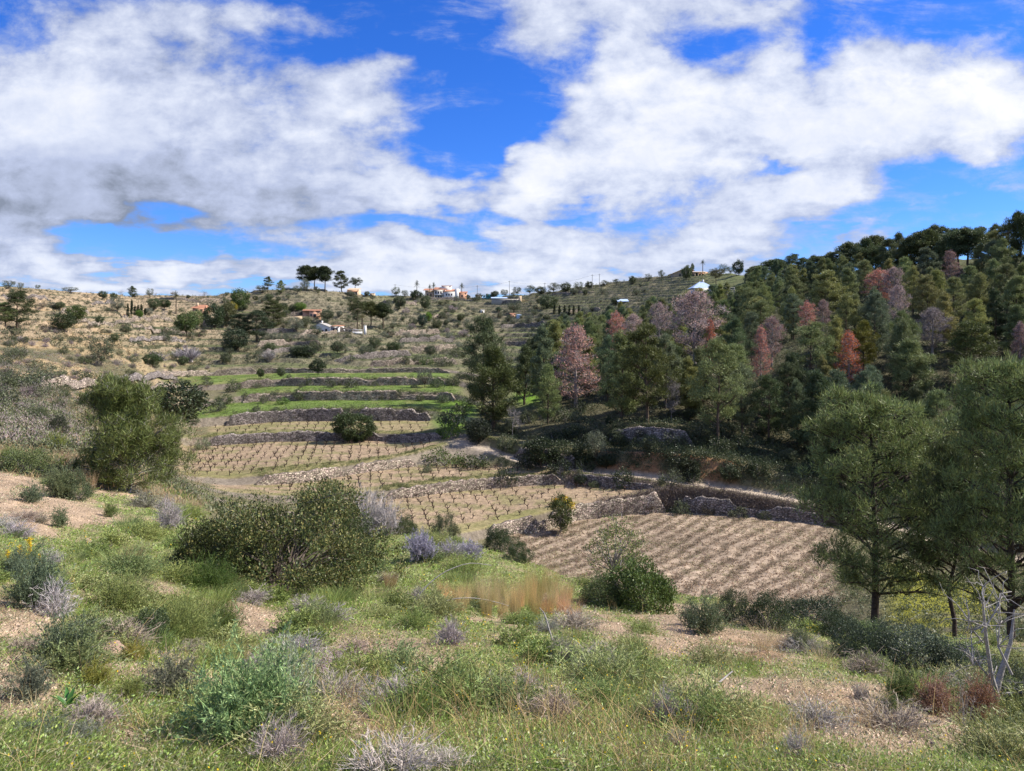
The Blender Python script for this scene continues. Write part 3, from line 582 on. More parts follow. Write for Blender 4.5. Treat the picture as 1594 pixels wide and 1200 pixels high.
# ------------------------------------------------------------------ plant kits (each: parts [(name, mesh, takes the object colour)], height, width)
class Kit:
    def __init__(s, parts, H, Wd): s.parts, s.H, s.W = parts, H, Wd
def fin(mb, name, mats, sm=False): return mb.mesh(name, mats, sm)
GOLD = 2.399963
def conifer(name, seed, H=10., R=3., base=.22, limbs=34, sub=5, cn=44, cr=.55, ln=.30, lw=.085, top='round', twigs=0, mat=None, bark=None, lean=.02, gap=.0, rise=(.15, .75), trunk_r=.16, barew=.02, cflat=.95, cup=.75):
    rng = np.random.default_rng(seed)
    k = 8; tz = np.linspace(-.4, H*.97, k); w = np.cumsum(rng.normal(size=(k, 2))*lean*H*.25, axis=0); w[0] = 0
    tp = np.stack([w[:, 0], w[:, 1], tz], 1); tr = trunk_r*(H/10)*np.linspace(1.15, .12, k)
    tb = MB(); tb.add(*tubes(tp[None], tr[None], 8))
    C = []; CR = []; A_ = []; B_ = []; RA = []
    for i in range(limbs):
        t = (i+rng.random())/limbs; zt = base+(1-base)*t
        if rng.random() < gap: continue
        if top == 'cone': r = (1-t)**.85*min(1, (t+.25)/.35)
        elif top == 'spire': r = min(1, (t+.30)/.45)*(1-t**1.25)**.8
        elif top == 'bushy': r = (1-t)**.8
        elif top == 'umbrella': r = (math.sin(math.pi*min(1, t*.55+.42)))**.6
        elif top == 'flat': r = min(1, .35+t*1.0)*(1-.35*t**4)
        else: r = min(1, (t+.22)/.42)*(1-t**1.8)**.62
        r = R*(.18+.82*r)*rng.uniform(.55, 1.15); az = i*GOLD+rng.normal()*.5
        o = np.array([np.interp(zt*H*.97, tz, tp[:, 0]), np.interp(zt*H*.97, tz, tp[:, 1]), zt*H*.93])
        e = o+np.array([math.cos(az)*r, math.sin(az)*r, r*rng.uniform(*rise)*((.3+.9*t) if top == 'bushy' else (1.15-.5*t))])
        A_.append(o); B_.append(e); RA.append(.055*(H/10)*(1.1-.7*t))
        for s in range(sub):
            f = rng.uniform(.38, 1.0) if s else 1.0
            sd_ = np.array([-math.sin(az), math.cos(az), 0])*rng.normal()*r*.30*(1.2-f*.3)
            c = o+(e-o)*f+sd_+np.array([0, 0, r*(.10*math.sin(f*3.14)+rng.uniform(-.04, .16))])
            C.append(c); CR.append(cr*rng.uniform(.65, 1.2))
    C.append(tp[-1]+[0, 0, .1]); CR.append(cr*.8); C.append(tp[-1]-[0, 0, .5]); CR.append(cr)
    A_ = np.array(A_); B_ = np.array(B_); P = bend(rng, A_, B_, 5, .07, .035)
    tb.add(*tubes(P, np.array(RA)[:, None]*np.linspace(1, .25, 5)[None], 4))
    C = np.array(C); CR = np.array(CR)
    # twigs from the limbs out to each clump
    li = np.minimum(np.arange(len(C)-2)//sub, len(A_)-1); st_ = A_[li]+(B_[li]-A_[li])*.45
    P2 = bend(rng, st_, C[:-2], 4, .05, .05); tb.add(*ribbons(rng, P2, np.tile(np.linspace(.05, barew, 4)*(H/10), (len(P2), 1))))
    cb = MB()
    if cn: cb.add(*clump(rng, C, CR, cn, ln, lw, cup, .7, cflat))
    if twigs:
        m = len(C)*twigs; ix = np.repeat(np.arange(len(C)), twigs); o, v = ball(rng, m)
        E = C[ix]+o*CR[ix][:, None]*1.35+[0, 0, .12]; S_ = C[ix]-(v*.1)
        tb.add(*ribbons(rng, bend(rng, S_, E, 3, .05, .05), np.tile([barew*1.2, barew, barew*.5], (m, 1))), 0)
    return Kit([('trunk', fin(tb, name+'_trunk', [bark or M_BARK]), False), ('crown', fin(cb, name+'_crown', [mat or M_PINE]), True)], H, 2*R)
def round_tree(name, seed, H=4., R=2.2, trunk=.25, nc=70, cn=60, cr=.55, ln=.16, lw=.09, mat=None, bark=None, flat=.85, hollow=.55, quad=True, dens=1.0, tips=0, single=False, up=.4):
    """broadleaf crown on a short forked trunk"""
    rng = np.random.default_rng(seed); tb = MB(); cz0 = H*trunk; rz = (H-cz0)/2; cc = np.array([0, 0, cz0+rz])
    v = norm(rng.normal(size=(nc, 3))); rad = hollow+(1-hollow)*rng.random((nc, 1))**.6
    lump = .78+.44*vnoise(v[:, 0]*1.7+seed, v[:, 1]*1.7+v[:, 2]*1.3, seed)[:, None]
    C = cc+v*rad*lump*np.array([R-cr*.5, R-cr*.5, max(rz-cr*.3, .1)]); C[:, 2] = np.maximum(C[:, 2], cz0*.4+cr*.35)
    CR = cr*rng.uniform(.6, 1.25, nc)
    fk = np.array([[0, 0, -.25], [rng.normal()*.08, rng.normal()*.08, cz0+.15]]); tb.add(*tubes(bend(rng, fk[:1], fk[1:], 5, 0, .03), np.linspace(.09, .055, 5)[None]*H/4*1.2, 7))
    nb = min(26, nc); P = bend(rng, np.repeat(fk[1:], nb, 0), C[:nb], 5, .08, .05); tb.add(*tubes(P, np.linspace(.042, .010, 5)[None]*np.ones((nb, 1))*H/4, 4))
    cb = MB(); cb.add(*clump(rng, C, CR, int(cn*dens), ln, lw, up, .8, flat, quad))
    if tips:
        ix = rng.integers(0, nc, tips); S_ = C[ix]; E = C[ix]+norm(v[ix]+[0, 0, .8]+rng.normal(size=(tips, 3))*.3)*CR[ix][:, None]*1.5
        tb.add(*ribbons(rng, bend(rng, S_, E, 3, .04, .05), np.tile([.02, .014, .004], (tips, 1))))
    if single:
        s = MB(); off = 0
        for V, Fa in zip(cb.v, cb.f): s.add(V, Fa-off, 0); off += len(V)
        off = 0
        for V, Fa in zip(tb.v, tb.f): s.add(V, Fa-off, 1); off += len(V)
        return Kit([(None, fin(s, name, [mat or M_LEAF, bark or M_BARK]), True)], H, 2*R)
    return Kit([('trunk', fin(tb, name+'_trunk', [bark or M_BARK]), False), ('crown', fin(cb, name+'_crown', [mat or M_LEAF]), True)], H, 2*R)
def bush(name, seed, H=1., R=.8, nc=40, cn=50, cr=.28, ln=.09, lw=.05, mat=None, quad=True, up=.5, hollow=.5, stems=30, smat=None, out=.8, jit=.6, lumpa=.5, lumpf=1.8):
    """one-mesh shrub: leaf clumps on a dome over a fan of stems"""
    rng = np.random.default_rng(seed); v = norm(rng.normal(size=(nc, 3))); v[:, 2] = np.abs(v[:, 2])
    lump = 1-lumpa/2+lumpa*vnoise(v[:, 0]*lumpf+seed, v[:, 1]*lumpf+v[:, 2]*lumpf*.7, seed)[:, None]
    C = v*(hollow+(1-hollow)*rng.random((nc, 1))**.6)*lump*np.array([R, R, H-cr*.6]); C[:, 2] = np.maximum(C[:, 2], cr*.25)
    s = MB(); s.add(*clump(rng, C, cr*rng.uniform(.6, 1.3, nc), cn, ln, lw, up, out, .85, quad, jit), 0)
    if stems:
        ix = rng.integers(0, nc, stems); S_ = rng.normal(size=(stems, 3))*[R*.08, R*.08, 0]-[0, 0, .05]
        s.add(*ribbons(rng, bend(rng, S_, C[ix]*1.12, 4, .06, .06), np.tile(np.array([.03, .022, .014, .004])*max(H, .5), (stems, 1))), 1)
    return Kit([(None, fin(s, name, [mat or M_LEAF, smat or M_BARKG]), True)], H, 2*R)
def twiggy(name, seed, H=.6, R=.6, stems=60, fork=9, w=.006, mat=None, leaf=0, lmat=None, up=1.0, wob=.10, ll=.03, lw=.012, sag=.05, k=5):
    """dome of fine branching stems; leaf: little leaves per stem"""
    rng = np.random.default_rng(seed); n = stems
    az = rng.random(n)*2*math.pi; el = np.arccos(rng.uniform(.12, 1, n)**(1/up)); r = rng.uniform(.6, 1.05, n)
    S_ = rng.normal(size=(n, 3))*[R*.10, R*.10, 0]-[0, 0, .03]
    E = np.stack([np.cos(az)*np.sin(el)*R*r, np.sin(az)*np.sin(el)*R*r, np.cos(el)*H*r], 1)
    P = bend(rng, S_, E, k, sag, wob); s = MB(); s.add(*ribbons(rng, P, np.tile(np.linspace(1.5, .5, k)*w, (n, 1))), 0)
    m = n*fork; ix = np.repeat(np.arange(n), fork); f = rng.uniform(.3, .95, m); jj = f*(k-1); j0 = np.minimum(jj.astype(int), k-2); fr = (jj-j0)[:, None]
    B0 = P[ix, j0]*(1-fr)+P[ix, j0+1]*fr; T = norm(P[ix, j0+1]-P[ix, j0]); ln = (H+R)*.5*rng.uniform(.14, .42, m)*(1.1-f*.6)
    B1 = B0+norm(T+rng.normal(size=(m, 3))*.55+[0, 0, .25])*ln[:, None]; Q = bend(rng, B0, B1, 3, .03, .08)
    s.add(*ribbons(rng, Q, np.tile([w*.8, w*.6, w*.15], (m, 1))), 0)
    if leaf:
        q = m*leaf; ix = np.repeat(np.arange(m), leaf); f = rng.random((q, 1)); pos = B0[ix]*(1-f)+B1[ix]*f
        s.add(*leaves(rng, pos, norm(B1[ix]-B0[ix])*.8+rng.normal(size=(q, 3))*.6+[0, 0, .3], ll*rng.uniform(.6, 1.3, q), lw, True), 1)
    return Kit([(None, fin(s, name, [mat or M_TWIG, lmat or M_LEAF]), True)], H, 2*R)
def blades(name, seed, n=200, H=.3, R=.15, w=.006, lean=.45, mat=None, k=4, curl=.35, spread=1.0):
    rng = np.random.default_rng(seed); a = rng.random(n)*2*math.pi; r = R*np.sqrt(rng.random(n)); S_ = np.stack([np.cos(a)*r, np.sin(a)*r, np.full(n, -.02)], 1)
    h = H*rng.uniform(.5, 1.05, n); d = np.stack([np.cos(a), np.sin(a), np.zeros(n)], 1)+rng.normal(size=(n, 3))*[.5, .5, 0]
    t = np.linspace(0, 1, k)[None, :, None]; P = S_[:, None]+np.array([0, 0, 1.])*(h[:, None, None]*(t-curl*.5*t*t*rng.random((n, 1, 1))))+d[:, None]*(h[:, None, None]*lean*spread*(t**1.8))*rng.uniform(.3, 1.2, (n, 1, 1))
    s = MB(); s.add(*ribbons(rng, P, np.tile(np.linspace(1, .12, k)*w, (n, 1))*rng.uniform(.7, 1.4, (n, 1))), 0)
    return Kit([(None, fin(s, name, [mat or M_LEAF]), True)], H, 2*(R+H*lean*.6))
def bare_tree(name, seed, H=5., R=2.2, trunk=.25, depth=4, w=.16, mat=None, single=True, split=4):
    rng = np.random.default_rng(seed); segs = []
    def grow(p, d, L, r, lv):
        e = p+d*L; mid = (p+e)/2+rng.normal(size=3)*L*.07; segs.append((p, mid, e, r, lv))
        if lv >= depth: return
        for q in range(split if lv else split+1):
            f = rng.uniform(.45, 1.0) if q else 1.0; b = p+(e-p)*f
            nd = norm(d*.75+rng.normal(size=3)*.62+np.array([0, 0, .22])); grow(b, nd, L*rng.uniform(.52, .82), r*.55, lv+1)
    grow(np.array([0, 0, -.2]), norm(np.array([rng.normal()*.08, rng.normal()*.08, 1])), H*trunk+.2, w*.5, 0)
    P = np.array([[a, b, c] for a, b, c, _, _ in segs]); z = P[:, :, 2].max(); xy = np.abs(P[:, :, :2]).max()
    P[:, :, 2] *= H/z; P[:, :, :2] *= R/xy; r = np.array([s[3] for s in segs]); s = MB()
    s.add(*tubes(P, np.stack([r, r*.8, r*.55], 1), 4), 0)
    return Kit([(None, fin(s, name, [mat or M_BARKG]), False)], H, 2*R)
def palm(name, seed, H=8., crown=2.2, n=46, skirt=True):
    rng = np.random.default_rng(seed); tb = MB(); z = np.linspace(-.3, H*.82, 9); tb.add(*tubes(np.stack([.15*np.sin(z*.4), 0*z, z], 1)[None], np.linspace(.30, .2, 9)[None], 8))
    fb = MB(); top = np.array([.15*math.sin(H*.82*.4), 0, H*.82])
    for i in range(n):
        az = i*GOLD; el = R_(80-115*(i/n)+rng.normal()*8); L = crown*rng.uniform(.85, 1.1); k = 9; t = np.linspace(0, 1, k)
        hx = L*(t*math.cos(el)+0*t); zz = L*(t*math.sin(el)-.42*t*t*abs(math.cos(el)))
        P = top+np.stack([np.cos(az)*hx, np.sin(az)*hx, zz], 1); side = np.array([-math.sin(az), math.cos(az), 0])
        fb.add(*ribbons(rng, P[None], np.full((1, k), .03)))
        q = 26; f = rng.random(q)*.9+.1; pos = np.stack([np.interp(f, t, P[:, c]) for c in range(3)], 1); sg = np.where(np.arange(q) % 2, 1, -1)[:, None]
        fb.add(*leaves(rng, pos, side*sg*.8+norm(P[-1]-P[0])*.6-[0, 0, .25], .42*(crown/2.2)*(1.15-.5*f), .07, False))
    return Kit([('trunk', fin(tb, name+'_trunk', [M_BARK]), False), ('crown', fin(fb, name+'_fronds', [M_LEAF]), True)], H, 2*crown)
def cypress(name, seed, H=6., R=.55):
    rng = np.random.default_rng(seed); n = 60; t = rng.random(n); r = R*np.minimum(1, (t+.1)/.2)*(1-t**2.2)**.6; az = rng.random(n)*6.28
    C = np.stack([np.cos(az)*r*.5, np.sin(az)*r*.5, .25+t*(H-.5)], 1); cb = MB(); cb.add(*clump(rng, C, np.maximum(r*.6, .12), 50, .22, .07, 1.1, .4, 1.3)); tb = MB()
    tb.add(*tubes(np.array([[[0, 0, -.2], [0, 0, H*.4]]]), np.array([[.09, .05]]), 6))
    return Kit([('trunk', fin(tb, name+'_trunk', [M_BARK]), False), ('crown', fin(cb, name+'_crown', [M_PINE]), True)], H, 2*R)

def put(kit, name, loc, s=(1, 1, 1), rz=0., color=None, label=None, cat='plant', group=None, px=None, tilt=(0, 0), bark=None):
    if len(kit.parts) == 1 and kit.parts[0][0] is None:
        o = link(name, kit.parts[0][1], color=color)
    else:
        o = bpy.data.objects.new(name, None); COL.objects.link(o); o.empty_display_size = .2
        for pn, me, tk in kit.parts: link(pn, me, o, color if tk else None)
    o.location = loc; o.scale = s; o.rotation_euler = (tilt[0], tilt[1], rz)
    return tag(o, label, cat, group, px or rowpx(loc))
def put_px(kit, name, px, base, top, width=None, d=None, **kw):
    """stand a plant so that it shows with its foot at (px, base), its tip at row top and about this width"""
    g = hit(px, base) if d is None else gat(px, d)
    hgt = (HY-top)*g.y/F-g.z; sz = max(hgt, .05)/kit.H
    sx = (width*g.y/F)/kit.W if width else sz
    kw.setdefault('rz', rnd.random()*6.28)
    t = put(kit, name, g, (sx, sx, sz), px=(px, (base+top)/2), **kw); t['top'] = top; t['base'] = base; t['w'] = width or sx*kit.W*F/g.y; t['d'] = g.y
    return t
def jig(c, a=.12):
    f = 1+rnd.uniform(-a, a); return tuple(max(0, v*f*(1+rnd.uniform(-a*.4, a*.4))) for v in c)

# ------------------------------------------------------------------ landmarks for wording the labels of plants that look much alike
LM = []
def lm(phrase, px, py): LM.append((phrase, px, py))
for a in (('the pink dead pine',897,560),('the rust-red pine',1322,555),('the big lilac dead pine',1085,500),('the twin pines over the green strip',757,570),
          ('the salmon pine under the ridge',1372,440),('the lilac pine below the ridge top',1478,410),('the two pink dying pines mid-slope',1190,530),
          ('the small pale dead pine pair',1268,480),('the tallest front pine',1372,700),('the shaded wall above the orange bank',1015,677),
          ('the hilltop villa',1075,422),('the blue-roofed house',1095,440),('the white gabled house',500,507),('the pink house',485,488),
          ('the orange-roofed cottage',310,480),('the cypress row',210,482),('the tall palm',274,470),('the white villa',690,455),('the stone pines on the skyline',490,432),
          ('the long farm shed',790,466),('the lone pine on the ochre slope',25,482),('the leaning pine pair',108,495),('the bushy young pine',200,690),
          ('the round dark carob',268,635),('the round bush in the vineyard',551,665),('the grey reed bed',290,552),('the big mastic bush',440,820),
          ('the tan grass stand',790,910),('the bare grey sapling',1550,1050),('the leafy ash sapling',962,850),('the purple lavender',660,835),
          ('the yellow-flowered ivy stump',872,797),('the silver-green bush',400,1090),('the reddish bare patch',1140,1015),('the pale dead twig pile',600,1170),
          ('the pinkish tamarisk',1455,1075),('the sandy boulder',172,1010),('the sandy track',30,780),('the lone carob on the green strip',495,570),('the olive on the middle green strip',660,590)): lm(*a)
EAR = [(-22.5,'right of'),(22.5,'above right of'),(67.5,'straight above'),(112.5,'above left of'),(157.5,'left of'),(202.5,'below left of'),(247.5,'straight below'),(292.5,'below right of'),(337.5,'right of')]
def autolabel():
    """word the remaining labels from the look of each plant and where it stands by the next landmark"""
    byl = {}
    for t in THINGS:
        if t['label']: continue
        x, y = t['px']; p, lx, ly = min(LM, key=lambda l: (l[1]-x)**2+((l[2]-y)*1.3)**2)
        a = math.degrees(math.atan2(-(y-ly), x-lx)); a = a+360 if a < -22.5 else a
        rel = [r for s, r in EAR if a >= s][-1]
        byl.setdefault((t['look'], rel, p), []).append((math.hypot(x-lx, y-ly), t))
    od = ['', 'second ', 'third ', 'fourth ', 'fifth ', 'sixth ', 'seventh ', 'eighth ', 'ninth ', 'tenth ', 'eleventh ', 'twelfth ', 'thirteenth ', 'fourteenth ', 'fifteenth ', 'sixteenth ', 'seventeenth ', 'eighteenth ', 'nineteenth ', 'twentieth ']
    for (look, rel, p), L_ in byl.items():
        for i, (_, t) in enumerate(sorted(L_, key=lambda z: z[0])):
            s = f"{look}, {od[i] if i < 20 else str(i+1)+'th '}{rel} {p}" if i else (f"{look} next {rel} {p}")
            t['o']['label'] = s; t['label'] = s

# ------------------------------------------------------------------ kits for the wood and the far slopes
PKW = dict(cn=84, ln=.28, lw=.064)
PK = [conifer('pine_a', 11, 10, 3.0, .05, 46, 5, cr=.52, rise=(.2, .7), top='round', gap=.14, cflat=.85, **PKW), conifer('pine_b', 12, 10, 2.6, .04, 52, 5, top='cone', cr=.46, rise=(.2, .7), gap=.12, cflat=1.0, **PKW), conifer('pine_c', 13, 10, 3.2, .08, 42, 6, cr=.52, rise=(.2, .8), gap=.16, cflat=.85, **PKW),
      conifer('pine_d', 14, 10, 2.8, .04, 54, 5, rise=(.5, 1.2), cr=.46, top='spire', gap=.14, cflat=1.5, **PKW), conifer('pine_e', 15, 10, 3.1, .16, 40, 6, cr=.56, top='round', rise=(.15, .7), gap=.20, cflat=.8, **PKW), conifer('pine_f', 16, 10, 2.4, .05, 50, 5, cr=.44, rise=(.4, 1.0), top='spire', gap=.12, lean=.05, cflat=1.2, **PKW)]
PU = [conifer('umbrella_pine_a', 21, 10, 3.0, .34, 34, 8, 50, cr=.75, ln=.34, lw=.11, top='round', trunk_r=.2, rise=(.3, .9)), conifer('umbrella_pine_b', 22, 10, 2.8, .40, 32, 8, 50, cr=.72, ln=.34, lw=.11, top='round', lean=.04, trunk_r=.2, rise=(.4, 1.0)), conifer('flat_pine', 23, 10, 4.2, .52, 26, 8, 40, cr=.6, top='flat', trunk_r=.22)]
PDK = [conifer('dead_pine_a', 31, 10, 2.7, .08, 44, 5, 20, cr=.5, ln=.26, lw=.07, top='cone', twigs=7, mat=M_DEAD, bark=M_BARKG, rise=(.2, .6), barew=.03),
       conifer('dead_pine_b', 32, 10, 2.6, .15, 40, 5, 24, cr=.55, ln=.26, lw=.06, twigs=10, mat=M_DEAD, bark=M_BARKG, rise=(.5, 1.1), barew=.03),
       conifer('dead_pine_c', 33, 10, 2.2, .12, 36, 5, 30, cr=.5, ln=.26, lw=.07, twigs=5, mat=M_DEAD, bark=M_BARKG, rise=(.3, .8), barew=.03)]
OL = [round_tree('olive_a', 41, 4, 2.2, .16, 60, 46, .55, .20, .09), round_tree('olive_b', 42, 4, 2.4, .12, 66, 44, .55, .20, .09), round_tree('olive_c', 43, 4, 2.0, .20, 52, 46, .55, .20, .09)]
CB = [round_tree('carob_a', 44, 4, 2.2, .10, 80, 60, .55, .22, .13), round_tree('carob_b', 45, 4, 2.3, .06, 86, 56, .55, .22, .13)]
AL = [bare_tree('bare_almond_a', 51, 4, 2.2, .25, 4, .16), bare_tree('bare_almond_b', 52, 4, 2.4, .2, 4, .15)]
SB = [bush('shrub_a', 61, 1.5, 1.1, 30, 40, .38, .15, .08), bush('shrub_b', 62, 1.4, 1.3, 34, 38, .40, .15, .08), bush('shrub_c', 63, 1.6, 1.0, 28, 42, .36, .15, .08)]
TWK = [twiggy('twig_shrub_a', 71, 1.2, 1.2, 70, 10, .028), twiggy('twig_shrub_b', 72, 1.3, 1.0, 70, 10, .028)]
RD = twiggy('reed_thicket', 73, 3.0, 2.0, 200, 5, .05, up=3.0, wob=.03)
PALM = palm('palm', 81); CYP = [cypress('cypress_a', 82), cypress('cypress_b', 83, 6, .5)]
GRN_ = (.20, .235, .09); YGR = (.27, .28, .095); DGR = (.10, .126, .055); BGR = (.15, .19, .10); OLV = (.165, .180, .120); OLD = (.105, .122, .062)
PINK = (.58, .34, .27); RUST = (.68, .22, .095); LILA = (.54, .39, .345); SALM = (.62, .28, .20); HEATH = (.30, .245, .235); SGR = (.085, .10, .040); BRT = (.12, .20, .03)

# ------------------------------------------------------------------ the pine wood on the right-hand slope
NOT = []
def notable(kit, name, px, base, top, w, col, label, cat='pine tree', grp=None, d=None):
    t = put_px(kit, name, px, base, top, w*(1.22 if name == 'dead_pine' else 1), d, color=col, label=label, cat=cat, group=grp); NOT.append(t); return t
notable(PK[0], 'pine_tree', 753, 625, 492, 82, DGR, 'tall dark double-crowned pine behind the rounder pine over the green strip', d=165)
notable(PK[3], 'pine_tree', 766, 662, 538, 92, (.088, .108, .032), 'broad rounded green pine in front of the tall dark one at the wood edge', d=139)
notable(PDK[0], 'dead_pine', 897, 634, 504, 84, PINK, 'pink-brown dead pine, tall cone at the near edge of the wood', 'dead pine')
notable(PK[1], 'pine_tree', 846, 632, 505, 56, BGR, 'dark slender pine just left of the pink dead pine')
notable(PK[5], 'pine_tree', 868, 590, 500, 52, YGR, 'yellow-green pine rising behind the pink dead pine')
notable(PK[2], 'pine_tree', 1008, 658, 503, 92, (.105, .118, .034), 'large pine with open crown beside the big lilac dead pine')
notable(PK[1], 'pine_tree', 968, 655, 515, 74, GRN_, 'pine with greyish lower boughs between the pink dead pine and the large open pine')
notable(PK[4], 'pine_tree', 1117, 690, 525, 92, GRN_, 'big full pine with sunlit right flank above the orange earth bank')
notable(PDK[1], 'dead_pine', 1045, 655, 585, 22, (.36, .34, .33), 'thin bare grey spire of a dead pine under the large open pine', 'dead pine')
notable(PDK[1], 'dead_pine', 1082, 575, 452, 78, (.54, .375, .325), 'largest lilac-pink dead pine, broad feathery crown high in the wood', 'dead pine')
notable(PDK[0], 'dead_pine', 1105, 575, 495, 22, RUST, 'small orange-red dead pine at the foot of the big lilac one', 'dead pine')
notable(PDK[1], 'dead_pine', 1026, 560, 470, 34, LILA, 'slim grey-lilac dead pine left of the big lilac one', 'dead pine')
notable(PDK[2], 'dead_pine', 960, 560, 484, 30, SALM, 'small salmon dead pine behind the large open pine', 'dead pine')
notable(PDK[1], 'dead_pine', 986, 560, 488, 36, LILA, 'pale lilac dead pine next to the small salmon one', 'dead pine')
notable(PDK[0], 'dead_pine', 1184, 600, 506, 34, SALM, 'salmon dead pine beside the sunlit full pine', 'dead pine')
notable(PDK[1], 'dead_pine', 1202, 570, 492, 36, (.40, .24, .20), 'pinkish half-bare pine just behind the salmon one mid-slope', 'dead pine')
notable(PDK[0], 'dead_pine', 1322, 605, 514, 46, RUST, 'bright rust-red dead pine, most vivid tree of the wood', 'dead pine')
notable(PDK[2], 'dead_pine', 1368, 478, 418, 42, SALM, 'salmon-red dead pine close under the ridge', 'dead pine')
notable(PDK[1], 'dead_pine', 1392, 478, 415, 30, LILA, 'grey-lilac dead pine touching the salmon one under the ridge', 'dead pine')
notable(PDK[1], 'dead_pine', 1398, 520, 443, 30, LILA, 'bare lilac pine below the salmon one under the ridge', 'dead pine')
notable(PDK[0], 'dead_pine', 1478, 450, 389, 32, (.36, .22, .185), 'lilac-pink dead pine standing highest, among the ridge pines', 'dead pine')
notable(PDK[2], 'dead_pine', 1256, 530, 468, 26, SALM, 'small salmon dead pine in the middle of the upper wood', 'dead pine')
notable(PDK[1], 'dead_pine', 1281, 520, 466, 22, (.38, .24, .2), 'small pink dead pine just right of another in the upper wood', 'dead pine')
notable(PDK[1], 'dead_pine', 1452, 555, 478, 46, (.27, .225, .21), 'bare brownish-grey pine below the ridge on the far right', 'dead pine')
notable(PDK[0], 'dead_pine', 1588, 580, 500, 34, (.36, .22, .2), 'pink-grey dead pine at the right picture edge', 'dead pine')
notable(PK[0], 'pine_tree', 1344, 580, 498, 50, (.17, .165, .03), 'yellow-tipped pine right behind the rust-red dead one')
notable(PK[2], 'pine_tree', 1290, 500, 420, 62, YGR, 'broad yellow-green pine in the upper wood above the small dead pines')
notable(PK[4], 'pine_tree', 1262, 610, 500, 74, GRN_, 'round green pine left of the rust-red dead one')
notable(PK[3], 'pine_tree', 1415, 625, 528, 82, GRN_, 'dense dark-bellied pine right of the rust-red dead one')
notable(PK[2], 'pine_tree', 1516, 600, 500, 90, (.10, .12, .034), 'tall broad pine on the right above the front pines')
LIMX = [780, 830, 870, 900, 950, 1000, 1050, 1100, 1150, 1180, 1230, 1280, 1330, 1380, 1430, 1480, 1530, 1594, 1700, 1900]
LIMY = [600, 512, 490, 478, 470, 458, 447, 442, 428, 408, 398, 390, 378, 366, 353, 347, 341, 334, 322, 300]
def ridge_row():
    px = 1186
    while px < 1720:
        top = np.interp(px, LIMX, LIMY)+rnd.uniform(-5, 12); d = cd(23, px)-rnd.uniform(6, 26)
        k = rnd.choice(PU[:2]+[PK[4], PK[4], PK[2], PK[3]]); g = gat(px, d); w = rnd.uniform(34, 58); base = HY-g.z/g.y*F
        t = put_px(k, 'pine_tree', px, base, top, w, d, color=jig(DGR if rnd.random() < .5 else (.10, .115, .042), .15), cat='pine tree', group='pines along the ridge of the wood')
        t['look'] = 'tall dark ridge pine'; px += rnd.uniform(15, 24)
ridge_row()
def wood():
    pts = [( (t['px'][0]-CX)/F*t['d'], t['d']) for t in NOT if t['d'] < 400]; n = 0; tries = 0
    while n < 275 and tries < 16000:
        tries += 1; px = rnd.uniform(815, 1760); a, b = cd(14, px)+3, cd(23, px)-14
        d = a+(b-a)*rnd.random()**1.25; x = (px-CX)/F*d
        if px < 1150: 
            lim = np.interp(px, LIMX, LIMY)
        if any((x-p[0])**2+(d-p[1])**2 < (3.9 if d < 170 else 4.6)**2 for p in pts): continue
        g = gat(px, d); hgt = rnd.uniform(10.5, 15.0)*(1 if d < 165 else .9); base = HY-g.z/d*F; top = HY-(g.z+hgt)/d*F
        lim = np.interp(px, LIMX, LIMY)+rnd.uniform(0, 6)
        if top < lim-14: continue
        top = max(top, lim)
        if base-top < 30: continue
        w = rnd.uniform(.46, .64)*(base-top)
        bad = False
        for q in NOT:
            if d < q['d'] and abs(px-q['px'][0]) < (w+q['w'])*.38 and top < q['base']-.55*(q['base']-q['top']) and base > q['top']: bad = True; break
        if bad: continue
        r = rnd.random(); col = YGR if r < .24 else GRN_ if r < .70 else BGR if r < .85 else DGR
        look = {YGR: 'yellowish pine', GRN_: 'mid-green pine', BGR: 'bluish pine', DGR: 'very dark pine'}[col]
        t = put_px(rnd.choice(PK), 'pine_tree', px, base, top, w, d, color=jig(col, .16), cat='pine tree', group='pines of the wood on the slope'); t['look'] = look
        pts.append((x, d)); n += 1
    return n
print('wood', wood())

